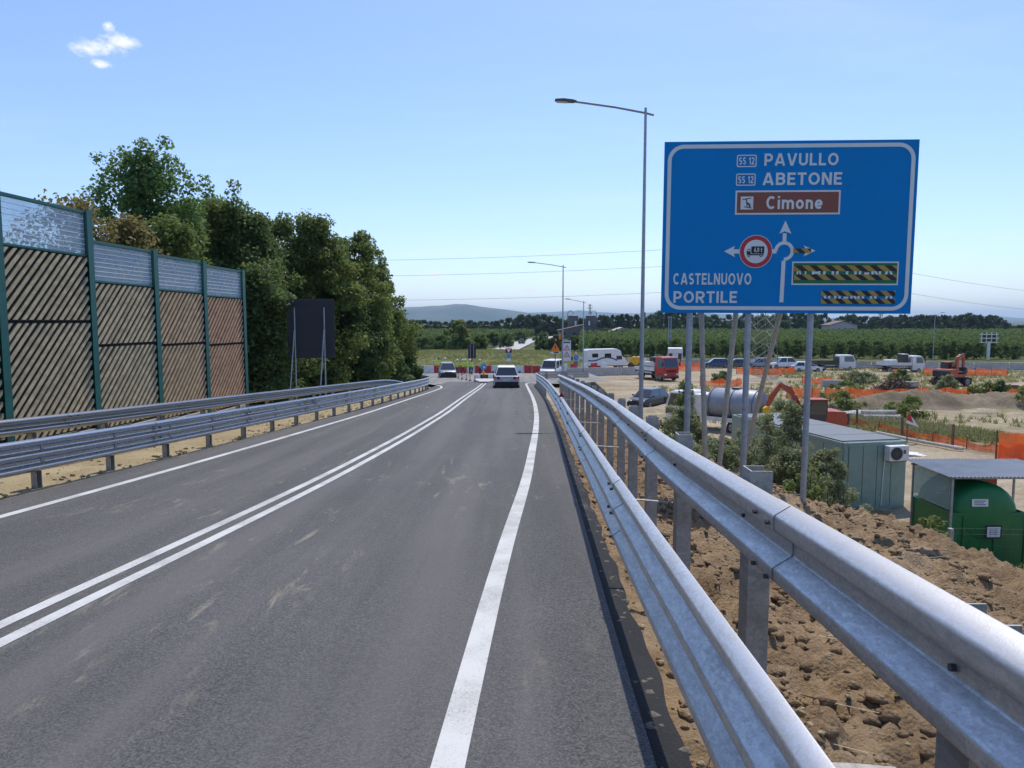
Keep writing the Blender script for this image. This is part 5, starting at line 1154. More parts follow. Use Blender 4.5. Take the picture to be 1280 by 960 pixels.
def flatbed(name, label, loc, rz, paint, L_, W_, zt, bed=True, sides='white_plastic', wr=.38, group=None, cabl=1.7):
    T = thing(name, label, 'lorry', loc, rz, group); f = L_/2; cab(paint, T, W_*.95, cabl, wr*.75, zt, f)
    m = MB(); m.box((0, -.1, wr*1.3), (.8, L_*.95, .2), 'dark_paint'); m.build('chassis', T)
    yb0, yb1 = f-cabl-.12, -f; zb = wr*2+.12
    m = MB(); m.box((0, (yb0+yb1)/2, zb), (W_, yb0-yb1, .1), 'dark_paint'); m.build('bed', T)
    for sx in (-1, 1): m = MB(); m.box((sx*(W_/2-.02), (yb0+yb1)/2, zb+.26), (.04, yb0-yb1, .42), sides); m.build('drop_side', T, bevel=.01)
    m = MB(); m.box((0, yb1+.02, zb+.26), (W_-.1, .04, .42), sides); m.build('tailgate', T)
    m = MB(); m.box((0, yb0-.03, zb+.55), (W_*.95, .05, 1.0), sides); m.build('headboard', T)
    for sx in (-1, 1):
        wheel(T, sx*(W_/2-.2), f-.75, wr, .26); wheel(T, sx*(W_/2-.22), -f+1.1, wr, .38)
        m = MB(); m.box((sx*(W_/2-.2), yb1-.01, zb-.14), (.3, .05, .12), 'light_red'); m.build('tail_light', T)
    return T
T = flatbed('tipper_lorry', 'red lorry with pale drop-side bed parked on the site right of the tall lamp', (17.6, 86.5, site_z(17.6, 86)), R(180+26), 'red_paint', 5.6, 2.35, 2.85, wr=.46)
m = MB(); m.box((-.3, -.6, 2.2), (1.2, .9, 1.0), 'dark_paint'); m.box((.55, -.9, 1.9), (.5, 1.5, .5), 'white_plastic'); m.build('load', T, bevel=.03)
T = flatbed('pickup_lorry', 'white double-cab flatbed lorry by the concrete wall, right of the sign posts', (47.0, 104, -.06), R(-93), 'white_paint', 5.6, 2.0, 2.25, sides='dark_paint', cabl=2.3)
T = flatbed('pickup_lorry', 'white flatbed lorry carrying a tank and a frame, left of the wheeled excavator', (54.6, 100, -.04), R(-95), 'white_paint', 5.7, 2.0, 2.3, cabl=1.6)
m = MB(); m.tube([(0, -2.3, 1.35), (0, -.6, 1.35)], .4, 'white_plastic', 12); m.box((0, .35, 1.7), (1.6, .7, 1.5), 'dark_paint'); m.box((0, .35, 2.5), (1.7, .8, .06), 'white_plastic'); m.build('load', T)
# lorry seen from behind in front of the orchard
T = thing('box_lorry', 'white lorry seen from the rear behind the red lorry', 'lorry', (26.8, 117, 0), R(-12)); m = MB(); m.box((0, 0, 1.75), (2.3, 5, 1.9), 'white_plastic'); m.build('cargo_box', T, bevel=.05)
m = MB(); m.box((0, -2.52, 1.35), (2.0, .04, 1.1), 'dark_paint'); m.box((0, -2.55, 1.5), (.9, .04, .75), 'white_plastic'); m.build('rear_door', T)
m = MB(); m.box((0, 0, .65), (1.8, 5.2, .3), 'dark_paint'); m.build('chassis', T)
for sx in (-1, 1):
    for y in (-1.6, 1.7): wheel(T, sx*.95, y, .42, .3)
cab('white_paint', T, 2.2, 1.6, .5, 2.4, 4.3)
# tank lorry below the bank
T = thing('tank_lorry', 'white lorry with a grey cylindrical tank, parked below the bank behind the bushes', 'lorry', (13.4, 46.2, -.1), R(46)); T.scale = (.95, .95, .95); cab('white_paint', T, 2.2, 2.0, .55, 2.65, 3.4)
m = MB(); m.box((0, .9, 1.75), (2.0, .9, 1.5), 'white_plastic'); m.build('pump_box', T, bevel=.04)
for sx in (-1, 1): m = MB(); m.box((sx*1.105, 1.6, 1.55), (.03, .75, 1.5), 'blue_paint'); m.build('door', T)
m = MB(); N = 24; rings = []
for y, q in ((.35, .55), (.3, .9), (.15, 1), (-3.0, 1), (-3.18, .93), (-3.28, .6)): rings.append([(1.1*q*math.cos(2*math.pi*i/N), y, 1.95+1.02*q*math.sin(2*math.pi*i/N)) for i in range(N)])
m.loft(rings, 'tank_grey'); tk = m.build('tank', T, smooth=True); m = MB()
for y in (.1, -1.45, -3.0): m.tube([(1.115*math.cos(a_), y, 1.95+1.035*math.sin(a_)) for a_ in np.linspace(0, 2*math.pi, 25)], .025, 'grey_paint', 5, False)
m.box((0, -1.4, 3.02), (.5, .5, .1), 'grey_paint'); m.build('tank_hoop', tk)
m = MB(); m.box((0, -.4, .85), (1.0, 6.6, .25), 'dark_paint'); m.box((0, -3.6, .75), (2.1, .12, .2), 'dark_paint'); m.build('chassis', T)
for sx in (-1, 1):
    for y in (2.4, -1.7, -2.7): wheel(T, sx*.9, y, .46, .32)
    m = MB(); m.box((sx*1.05, -1.3, .95), (.06, 4.0, .28), 'white_plastic'); m.build('side_guard', T)
# camper
T = thing('camper_van', 'white camper van with a blue wave stripe standing behind the concrete blocks', 'van', (13.3, 103, .25), R(-76)); m = MB()
pr = [(-2.9, .45), (-2.9, 2.6), (-2.7, 2.8), (1.6, 2.85), (2.2, 2.55), (2.35, 1.9), (3.1, 1.25), (3.2, .45)]
m.loft([[(-1.08, y, z) for y, z in pr], [(1.08, y, z) for y, z in pr]], 'white_paint'); m.build('body', T, bevel=.06)
m = MB(); pane(m, [(1.0, 3.02, 1.32), (-1.0, 3.02, 1.32), (-.95, 2.38, 1.92), (.95, 2.38, 1.92)], .03); m.build('windscreen', T)
for sx in (-1, 1):
    for (y0, y1, z0, z1) in ((1.5, 2.35, 1.3, 1.85), (-.3, .7, 1.65, 2.2), (-2.2, -1.3, 1.65, 2.2)): m = MB(); m.box((sx*1.085, (y0+y1)/2, (z0+z1)/2), (.02, y1-y0, z1-z0), 'car_glass'); m.build('side_window', T)
    m = MB(); pts = [(-2.8, 1.1), (-2.2, 1.05), (-1.5, 1.15), (-.7, 1.45), (.1, 1.55), (.9, 1.4), (1.6, 1.1)]
    m.loft([[(sx*1.084, y, z), (sx*1.09, y, z), (sx*1.09, y, z+.2), (sx*1.084, y, z+.2)] for y, z in pts], 'blue_paint'); m.build('wave_stripe', T)
    for y in (2.2, -1.6): wheel(T, sx*.95, y, .34, .24)
m = MB(); m.box((0, 3.16, .8), (1.9, .14, .5), 'dark_paint'); m.build('bumper', T, bevel=.03)
def excavator(name, label, loc, rz, paint, S, swing, boom, tracks=True, bucket='track_steel'):
    """S scale; boom: list of (reach, height) joints of boom and stick in metres"""
    T = thing(name, label, 'excavator', loc, rz)
    if tracks:
        for sx in (-1, 1):
            m = MB(); pr = [(-1.25, .12), (-1.4, .35), (-1.25, .58), (1.25, .58), (1.4, .35), (1.25, .12), (1.1, .0), (-1.1, .0)]; m.prism([(a_*S, b_*S) for a_, b_ in pr], (sx*.82-.2)*S, (sx*.82+.2)*S, 'track_steel', 'x'); m.build('track', T, bevel=.03)
        m = MB(); m.box((0, 0, .45*S), (1.3*S, 1.2*S, .3*S), 'track_steel'); m.build('undercarriage', T)
    else:
        m = MB(); m.box((0, 0, .75*S), (1.1*S, 3.2*S, .35*S), 'track_steel'); m.box((0, 1.75*S, .55*S), (2.2*S, .12, .7*S), 'track_steel'); m.box((0, -1.75*S, .5*S), (2.0*S, .4*S, .3*S), 'track_steel'); m.build('undercarriage', T, bevel=.02)
        for sx in (-1, 1):
            for y in (-1.1, 1.15): wheel(T, sx*.95*S, y*S, .5*S, .35*S)
    base = .68*S if tracks else 1.0*S; c_, s_ = math.cos(swing), math.sin(swing); hs = bpy.data.objects.new('upper_frame', None)
    m = MB(); pr = [(-1.55, .0), (-1.65, .35), (-1.5, .85), (-.4, .9), (-.3, .3), (1.0, .25), (1.05, 0)]; m.prism([(a_*S, base+b_*S) for a_, b_ in pr], -.98*S, .98*S, paint, 'x'); m.box((0, -1.58*S, base+.4*S), (1.9*S, .35*S, .7*S), 'dark_paint'); up_ = m.build('upper_body', T, bevel=.04); up_.rotation_euler = (0, 0, swing)
    m = MB(); pr = [(-.45, .25), (-.4, 1.55), (.55, 1.55), (.95, .95), (1.0, .25)]; m.prism([(a_*S, base+b_*S) for a_, b_ in pr], -.95*S, -.1*S, 'dark_paint', 'x')
    m.box((-.525*S, .1*S, base+1.58*S), (.95*S, 1.1*S, .07*S), paint); cb = m.build('cab', T, bevel=.03); cb.rotation_euler = (0, 0, swing)
    m = MB(); m.prism([(a_*S, base+b_*S) for a_, b_ in [(-.32, .7), (-.3, 1.45), (.48, 1.45), (.8, .92), (.8, .7)]], -.962*S, -.945*S, 'car_glass', 'x'); m.build('window', cb); m = MB(); m.prism([(a_*S, base+b_*S) for a_, b_ in [(-.32, .7), (-.3, 1.45), (.48, 1.45), (.8, .92), (.8, .7)]], -.105*S, -.088*S, 'car_glass', 'x'); m.build('window', cb)
    J = [Vector((.28*S, y*S, base+z*S)) for y, z in boom]
    def link(a_, b_, w0, w1, t_, nm):
        m = MB(); d = (b_-a_).normalized(); n_ = Vector((0, -d.z, d.y)); md = a_.lerp(b_, .45)+n_*w0*.25
        P = [a_-n_*w0*.35, md-n_*w0*.55, b_-n_*w1*.4, b_+n_*w1*.4, md+n_*w0*.55, a_+n_*w0*.35]
        m.prism([(p.y, p.z) for p in P], a_.x-t_/2, a_.x+t_/2, paint, 'x'); o = m.build(nm, T, bevel=.015); o.rotation_euler = (0, 0, swing); return o
    link(J[0], J[1], .38*S, .36*S, .26*S, 'boom'); link(J[1], J[2], .36*S, .3*S, .24*S, 'boom'); link(J[2]+Vector((0, 0, .1*S)), J[3], .3*S, .22*S, .2*S, 'stick')
    m = MB(); m.tube([J[0]+Vector((0, .35*S, .0)), J[1]+Vector((0, .1*S, -.12*S))], .055*S, 'silver_paint', 8); m.tube([J[1]+(0*J[1])+Vector((0, .1*S, .25*S)), J[2]+Vector((0, .05*S, .22*S))], .05*S, 'silver_paint', 8); o = m.build('hydraulic_ram', T); o.rotation_euler = (0, 0, swing)
    m = MB(); k = J[3]; pr = [(.05, .12), (.3, .0), (.38, -.35), (.2, -.62), (-.25, -.7), (-.42, -.45), (-.1, -.2), (-.12, .1)]
    m.prism([(k.y+a_*S, k.z+b_*S) for a_, b_ in pr], k.x-.34*S, k.x+.34*S, bucket, 'x'); o = m.build('bucket', T, bevel=.02); o.rotation_euler = (0, 0, swing); return T
excavator('excavator', 'small orange excavator with a yellow bucket beyond the cabin roof', (18.6, 43.5, .05), R(62), 'orange_paint', 1.0, R(28), [(.85, .35), (1.2, 1.75), (2.0, 2.35), (2.85, .95)], True, 'yellow_paint')
excavator('excavator', 'orange wheeled excavator with raised boom out on the bare ground', (47.9, 77.5, .0), R(-70), 'orange_paint', 1.0, R(6), [(.5, .4), (.55, 2.05), (1.55, 2.3), (1.55, .9)], False)
T = thing('site_compactor', 'yellow compactor standing left of the red lorry', 'machine', (18.7, 107, 0), R(70)); m = MB(); m.prism([(-.9, .5), (-.95, 1.2), (-.5, 1.75), (.6, 1.75), (1.0, 1.1), (.95, .5)], -.55, .55, 'yellow_paint', 'x'); m.build('body', T, bevel=.06)
for y in (-.75, .75): m = MB(); m.tube([(-.6, y, .45), (.6, y, .45)], .45, 'track_steel', 16); m.build('drum', T)
m = MB(); m.tube([(-.4, 0, 1.7), (-.4, 0, 2.15), (.4, 0, 2.15), (.4, 0, 1.7)], .04, 'black_plastic', 6); m.build('roll_bar', T)

# ------------------------------------------------------------------ site cabin, fuel tank, fences
T = thing('site_cabin', 'pale green site cabin with flat grey roof and air conditioner below the bank', 'cabin', (12.25, 25.9, -.05), R(11.5))
cw, cl2, chh = 2.56, 8.2, 2.6
m = MB(); m.box((cw/2, cl2/2, chh/2), (cw-.1, cl2-.1, chh-.2), 'cabin_green'); m.build('wall', T)
for k in range(4): m = MB(); m.box((.14+.3+k*.6, -.0, chh/2), (.58, .11, chh-.32), 'cabin_green'); m.build('wall_panel', T, bevel=.012)
for k in range(7): m = MB(); m.box((0, .6+k*1.16, chh/2), (.11, 1.13, chh-.32), 'cabin_green'); m.build('wall_panel', T, bevel=.012)
for (x, y) in ((.05, .05), (cw-.05, .05), (.05, cl2-.05), (cw-.05, cl2-.05)): m = MB(); m.box((x, y, chh/2), (.17, .17, chh), 'cabin_green'); m.build('corner_post', T, bevel=.01)
m = MB()
for (c_, d) in (((cw/2, .03, chh-.08), (cw-.19, .16, .16)), ((cw/2, cl2-.03, chh-.08), (cw-.19, .16, .16)), ((.03, cl2/2, chh-.08), (.16, cl2-.19, .16)), ((cw-.03, cl2/2, chh-.08), (.16, cl2-.19, .16)), ((cw/2, .03, .08), (cw-.19, .16, .16)), ((.03, cl2/2, .08), (.16, cl2-.19, .16))): m.box(c_, d, 'cabin_green')
m.build('frame', T, bevel=.01)
rf = MB(); rf.box((cw/2, cl2/2, chh-.03), (cw-.2, cl2-.2, .08), 'cabin_roof'); rf = rf.build('roof', T)
for k in range(6): m = MB(); m.box((cw/2, .2+(k+.5)*(cl2-.4)/6, chh+.03+.004*(k % 2)), (cw-.06, (cl2-.4)/6-.02, .035), 'cabin_roof'); m.build('roof_panel', rf, bevel=.006)
m = MB(); m.box((2.0, -.24, 2.2), (.82, .3, .56), 'white_plastic'); ac = m.build('air_conditioner', T, bevel=.02)
m = MB(); m.disc((1.87, -.4, 2.2), .235, 'black_plastic', n=24, t=.02); m.build('fan', ac); m = MB()
for r_ in (.24, .17, .1): m.disc((1.87, -.415, 2.2), r_, 'grey_paint', n=24, ir=r_-.014, t=.012)
for k in range(6): m.box((1.87, -.416, 2.2), (.47, .008, .01), 'grey_paint', (0, k*math.pi/6, 0))
g_ = m.build('fan_grille', ac); g_['kind'] = 'stuff'
m = MB(); m.box((2.21, -.4, 2.26), (.1, .012, .14), 'grey_paint'); m.box((2.0, -.2, 1.9), (.7, .34, .03), 'grey_paint'); m.build('bracket', ac)
m = MB(); m.tube([(1.62, -.12, 1.95), (1.6, -.08, 1.4), (1.56, -.08, .2)], .018, 'white_plastic', 6); m.build('drain_pipe', T)
T = thing('fuel_tank', 'green diesel tank in a green catch basin under a dark corrugated canopy', 'fuel tank', (12.95, 19.9, .34), R(0))
N = 32; bw, bd, bh = 2.05, 1.9, 1.5
m = MB()
for (c_, d) in (((0, -bd/2, bh/2), (bw, .06, bh)), ((0, bd/2, bh/2), (bw, .06, bh)), ((-bw/2+.03, 0, bh/2), (.055, bd-.07, bh-.01)), ((bw/2-.03, 0, bh/2), (.055, bd-.07, bh-.01)), ((0, 0, .05), (bw-.1, bd-.1, .08))): m.box(c_, d, 'tank_green')
m.box((0, -bd/2-.02, bh-.03), (bw+.04, .06, .06), 'tank_green')
for x in (-.7, .15, .98): m.box((x, -bd/2-.045, bh/2-.04), (.05, .03, bh-.12), 'tank_green')
m.build('basin', T, bevel=.008)
m = MB(); rings = []
for y, q in ((-1.02, .25), (-1.0, .6), (-.95, .85), (-.84, .97), (-.7, 1), (.7, 1), (.9, .9), (1.0, .5)): rings.append([(-.06+.93*q*math.cos(2*math.pi*i/N), y, 1.36+.93*q*math.sin(2*math.pi*i/N)) for i in range(N)])
m.loft(rings, 'tank_green'); tk = m.build('tank', T, smooth=True)
m = MB(); m.tube([(.1, .2, 2.25), (.1, .2, 2.36)], .2, 'dark_paint', 14); m.tube([(.1, .2, 2.36), (.1, .2, 2.43)], .07, 'dark_paint', 10); m.tube([(-.45, .1, 2.1), (-.45, .1, 2.3)], .03, 'dark_paint', 8); m.build('filler_cap', tk)
m = MB(); m.box((.85, .55, 1.95), (.42, .45, .55), 'red_paint'); m.build('pump_cabinet', T, bevel=.02)
for (x, z, w_, h_, y_, rx, rz_) in ((-.78, 1.92, .42, .22, -.2, -.75, -1.0), (-.3, 1.78, .44, .2, -1.012, -.1, 0)):
    m = MB(); m.box((0, 0, 0), (w_, .012, h_), 'sign_white')
    lb = m.build('label', T, loc=(x, y_, z)); lb.rotation_euler = (rx, 0, rz_)
    for q in range(3):
        m = MB(); m.box((-.03*(q % 2), -.009, .05-.05*q), (w_*(.7-.12*(q % 2)), .004, .018), 'sign_black'); m.build('text_line', lb)
m = MB(); m.box((.1, -bd/2-.075, .98), (.44, .01, .36), 'black_plastic'); m.box((.1, -bd/2-.085, .98), (.36, .012, .28), 'sign_white'); pl = m.build('notice', T)
for q in range(4): m = MB(); m.box((.1, -bd/2-.093, 1.07-.05*q), (.26-.05*(q % 2), .003, .014), 'grey_paint'); m.build('text_line', pl)
for (x, y) in ((-1.05, -.98), (-1.05, .9), (.45, .98), (1.95, -.98), (1.95, .9)): m = MB(); m.box((x, y, 1.24), (.05, .05, 2.46), 'post_steel'); m.build('canopy_post', T)
m = MB(); NX = 128; rings = []
for i in range(NX+1):
    x = -1.2+3.4*i/NX; dz = .018*math.sin(i*math.pi/2); rings.append([(x, -1.1, 2.5+dz), (x, 1.15, 2.56+dz), (x, 1.15, 2.552+dz), (x, -1.1, 2.492+dz)])
m.loft(rings, 'roof_sheet'); cn = m.build('canopy', T)
for y in (-.98, .93): m = MB(); m.box((.5, y, 2.455), (3.2, .05, .05), 'post_steel'); m.build('canopy_beam', T)
m = MB(); m.box((-1.06, -.04, 2.0), (.008, 1.75, .9), 'clear_sheet'); m.build('side_sheet', T)
m = MB(); m.box((-.3, .95, 2.0), (1.35, .008, .85), 'clear_sheet'); m.build('side_sheet', T)
# welded mesh fence panel in front of the tank
def wire_fence(name, label, pts, h, zf, group=None, cell=(.2, .1), post_every=None, posts_h=None, wr=.0032, mt='mesh_wire'):
    F = thing(name, label, 'fence', (pts[0][0], pts[0][1], 0)); o_ = Vector((pts[0][0], pts[0][1], 0)); m = MB()
    for (a_, b_) in zip(pts[:-1], pts[1:]):
        A, B = Vector((*a_, zf(*a_)))-o_, Vector((*b_, zf(*b_)))-o_; n_ = int((B-A).length/cell[1]); k = int(h/cell[0])
        def flat(p, q):
            m.tube([p, q], wr, mt, 3, False)
        for i in range(n_+1): p = A.lerp(B, i/n_); flat(p, p+Vector((0, 0, h)))
        for j in range(k+1): flat(A+Vector((0, 0, h*j/k)), B+Vector((0, 0, h*j/k)))
    w_ = m.build('wire_mesh', F, recalc=False); w_['kind'] = 'stuff'
    for p in pts:
        m = MB(); m.box((p[0]-o_.x, p[1]-o_.y, zf(*p)+(posts_h or h)/2-.1), (.11, .11, (posts_h or h)+.2), 'wood_post' if posts_h else 'post_steel'); m.build('post', F, bevel=.01)
    return F
wire_fence('mesh_fence', 'thin welded mesh fence in front of the green fuel tank', [(11.4, 18.1), (13.4, 18.0), (15.4, 17.9)], 1.2, lambda x, y: max(.45, gz(x, y)-.05), cell=(.15, .12))
wire_fence('wire_fence', 'wire stock fence on wooden posts across the site behind the cabin', [(22.3, 51.5), (22.95, 47), (23.6, 42.7), (24.65, 39.4), (25.9, 36.2)], 1.15, lambda x, y: site_z(x, y), cell=(.16, .3), posts_h=1.25, wr=.006)
def net(name, label, pts, h, group='orange safety nets on the site', sag=.14, zoff=0):
    F = thing(name, label, 'safety net', (pts[0][0], pts[0][1], site_z(*pts[0])), 0, group); o_ = Vector((pts[0][0], pts[0][1], site_z(*pts[0])))
    V = []; cols = []
    for (a_, b_) in zip(pts[:-1], pts[1:]):
        L_ = math.hypot(b_[0]-a_[0], b_[1]-a_[1]); n_ = max(3, int(L_/.3))
        for i in range(n_):
            q = i/n_; x, y = a_[0]+(b_[0]-a_[0])*q, a_[1]+(b_[1]-a_[1])*q; cols.append((x, y, q, math.sin(math.pi*((q*L_/2.2) % 1))))
    rings = []
    for i, (x, y, q, s_) in enumerate(cols):
        z = site_z(x, y); tp = h-sag*s_*(.6+.8*random.random()); r_ = []
        for j in range(5): r_.append((x-o_.x+random.uniform(-.03, .03), y-o_.y+random.uniform(-.1, .1), z-o_.z+.02+tp*j/4))
        rings.append(r_)
    m = MB(); m.loft(rings, 'orange_net', closed=False, caps=False); m.build('netting', F, smooth=True, recalc=False)
    step = max(1, int(2.2/.3)); 
    for i in range(0, len(cols), step): m = MB(); x, y = cols[i][:2]; m.box((x-o_.x, y-o_.y, site_z(x, y)-o_.z+h/2), (.04, .04, h+.25), 'rust'); m.build('stake', F)
    return F
net('safety_net', 'long orange net crossing the site below the wheeled excavator', [(28.5, 64.5), (35, 64), (42, 64.4), (49, 63.6), (58, 64)], 1.0)
net('safety_net', 'orange net behind the wheeled excavator, along the wall', [(53.6, 92.5), (58.5, 92), (64.5, 92)], 1.0)
net('safety_net', 'orange net folded loosely left of the wheeled excavator', [(44.6, 83), (45.6, 84), (47, 86)], 1.5)
net('safety_net', 'orange net around the foot of the pylon', [(30.0, 95), (33, 93.5), (37.6, 94.6), (38, 98)], .95)
net('safety_net', 'crumpled orange net between the sign posts left of the pylon', [(20.4, 77), (22.5, 75.8), (25.2, 77)], 1.0, sag=.4)
net('safety_net', 'orange net beside the rear of the red lorry', [(23.6, 101), (25, 100.4), (27.4, 101)], 1.3)
net('safety_net', 'orange net heap right of the nearest sign post, beyond the excavator', [(32.5, 79.5), (35, 78.5), (38.4, 79.8)], .9, sag=.35)
net('safety_net', 'short orange net near the small excavator boom', [(25.2, 65), (27.2, 64.2), (28.4, 64.6)], 1.05)
net('safety_net', 'low orange net stretched along the wire fence behind the cabin', [(22.6, 51.8), (23.3, 47.2), (24.0, 42.9), (25.0, 39.6), (26.2, 36.5)], .5)
F = thing('safety_screen', 'tall orange mesh screen on a frame at the right end of the wire fence', 'safety net', (23.2, 33.6, .0), R(-4)); m = MB()
m.loft([[(x, .06*math.sin(x*5+j), .05+1.68*j/5) for j in range(6)] for x in np.linspace(0, 4.5, 24)], 'orange_net', closed=False, caps=False); m.build('netting', F, smooth=True, recalc=False); m = MB(); m.loft([[(x, .03+.05*math.sin(x*4+j), .05+1.15*j/5) for j in range(6)] for x in np.linspace(0.05, 4.5, 24)], 'orange_net', closed=False, caps=False); m.build('netting', F, smooth=True, recalc=False)
for x in (0, 1.5, 3.0, 4.5): m = MB(); m.box((x, .12, .9), (.05, .05, 1.85), 'rust'); m.build('stake', F)
m = MB(); m.tube([(22.55, 43.6, .18), (23.4, 40.5, .16), (24.35, 38.0, .16)], .09, 'concrete_pale', 8); tag(m.build('drain_pipe', smooth=True), 'long pale pipe lying on the ground between the cabin and the orange screen', 'pipe')
def lump(name, label, cat, x, y, r_, mt, sc, seed, z=None):
    vs, fs = rock(r_, seed, 3); vs = vs*np.array(sc); m = MB(); m.add(vs, fs, mt); o = m.build(name, smooth=True, loc=(x, y, (site_z(x, y) if z is None else z))); return tag(o, label, cat)
lump('tarpaulin', 'white tarpaulin lying on the ground right of the cabin corner', 'tarpaulin', 20.6, 37.2, .9, 'tarp_white', (1, .8, .25), 8)
lump('stone_pile', 'pale heap of stones between the small excavator and the wire fence', 'stone pile', 24.6, 52.5, 1.1, 'concrete_pale', (1.6, .9, .55), 12)
B_ = thing('brush_pile', 'brown heap of brushwood behind the long orange net', 'brush pile', (37.6, 69.5, site_z(37.6, 69.5))); m = MB(); gg = random.Random(9)
for k in range(420):
    a_ = gg.uniform(0, 6.28); r_ = gg.random()**.6; x, y = 2.3*r_*math.cos(a_), 1.2*r_*math.sin(a_); z = gg.random()*1.45*(1-r_**1.6)+.05; d = Vector((gg.gauss(0, 1), gg.gauss(0, .6), gg.gauss(0, .45))).normalized()*gg.uniform(.3, .8)
    m.tube([Vector((x, y, z))-d, Vector((x, y, z))+d], gg.uniform(.015, .045), ('rust', 'bark', 'wood_post')[k % 3], 4, False)
o = m.build('branches', B_, recalc=False); o['kind'] = 'stuff'
lump('sack', 'small white sack beside the cabin corner post', 'sack', 14.35, 23.2, .35, 'tarp_white', (.7, .7, 1.1), 15)
for k in range(3): m = MB(); m.tube([(0, 0, 0), (2.6, .3*k-.2, 0)], .16, 'concrete_pale', 10); o = m.build('concrete_pipe', loc=(25.2+.2*k, 50.8+.5*k, site_z(25.2, 50.8)+.18+.26*(k == 1))); tag(o, ('lowest pale pipe lying by the stone heap', 'topmost pale pipe on the small stack by the stone heap', 'rear pale pipe by the stone heap')[k], 'pipe', 'pale pipes by the stone heap')
for (x, y, w_, lb) in ((34.6, 76.5, 2.2, 'grey concrete slab left of the brush pile'), (41.3, 74.5, 2.6, 'grey concrete slab right of the brush pile')): m = MB(); m.box((0, 0, .35), (w_, .5, .8), 'concrete'); tag(m.build('concrete_slab', bevel=.02, loc=(x, y, site_z(x, y))), lb, 'slab')
for (x, y, lb) in ((46.3, 66.5, 'dark plank stack behind the far right of the orange net'), (49.4, 66.5, 'rusty plank stack at the right edge behind the orange net')):
    B_ = thing('plank_stack', lb, 'planks', (x, y, site_z(x, y)))
    for k in range(3): m = MB(); m.box((0, .05*k, .82+.1*k), (2.4, .5, .08), 'wood_post', (0, .02, .03*k)); m.build('plank', B_)
    for s_ in (-1, 1): m = MB(); m.box((s_*.9, 0, .38), (.12, .4, .78), 'wood_post'); m.build('bearer', B_)
m = MB(); m.box((0, 0, 0), (1.3, .22, .05), 'brace_steel', (0, R(-8), R(14))); tag(m.build('metal_plank', loc=(9.6, 13.6, gz(9.6, 13.6)+.16)), 'pale metal plank lying on the dug earth at the right edge', 'plank')
B_ = thing('small_sign', 'small red and white sign leaning at the wire fence', 'sign', (22.9, 41, site_z(22.9, 41)-.0)); m = MB(); m.prism([(0, 0), (.75, -.25), (.15, .55)], -.012, .012, 'sign_white', 'y'); m.prism([(-.02, .2), (.4, .0), (.15, .62)], -.03, -.014, 'sign_red', 'y'); m.build('panel', B_, loc=(0, 0, 1.15)); m = MB(); m.box((.1, .03, .55), (.05, .05, 1.15), 'wood_post'); m.build('post', B_)
m = MB(); vs, fs = rock(.05, 33, 3); m.add(vs*np.array([1.1, .8, .5]), fs, 'tarp_white'); x_, y_, z_, _, _ = RB.at(2.95+2.15-2.15); tag(m.build('rag', smooth=True, loc=(x_-.1, y_, z_+1.2)), 'white rag lying on the nearest post of the tall guardrail', 'rag')
# concrete walls
for k in range(15):
    x0 = 22+k*4.55; y0 = 113.0-.20*(x0-22); m = MB(); m.prism([(-.3, -.2), (-.3, .12), (-.13, .4), (-.09, 1.08), (.09, 1.08), (.13, .4), (.3, .12), (.3, -.2)], -2.24, 2.24, 'concrete', 'x')
    o = m.build('concrete_barrier', loc=(x0+2.27, y0-.45, 0), bevel=.015); o.rotation_euler = (0, 0, math.atan(-.2)); tag(o, ORD[k]+' grey block from the left in the long concrete wall before the orchard', 'concrete barrier', 'concrete barriers of the long wall')
for k in range(6):
    x0 = 8.2+k*2.45; m = MB(); m.prism([(-.3, -.2), (-.3, .12), (-.14, .4), (-.1, 1.05), (.1, 1.05), (.14, .4), (.3, .12), (.3, -.2)], -1.19, 1.19, 'concrete_pale', 'x')
    o = m.build('concrete_barrier', loc=(x0, 91.5+.55*k, .02), bevel=.015); o.rotation_euler = (0, 0, math.atan(.225)); tag(o, ORD[k]+' pale block from the left in the short row before the camper van', 'concrete barrier', 'concrete blocks by the camper van')
for k in range(6):
    p0 = Vector((-15.2, 82)); p1 = Vector((-8.9, 70)); p = p0.lerp(p1, (k+.5)/6); m = MB(); m.prism([(-.28, -.3), (-.28, .12), (-.12, .4), (-.08, 1.0), (.08, 1.0), (.12, .4), (.28, .12), (.28, -.3)], -1.1, 1.1, 'concrete', 'x')
    o = m.build('concrete_barrier', loc=(p.x, p.y, zz(p.y)), bevel=.015); o.rotation_euler = (0, 0, math.atan2(-12, 6.3)); tag(o, ORD[k]+' grey block, counted from the far end, behind the left guardrail bend', 'concrete barrier', 'concrete blocks by the left bend')
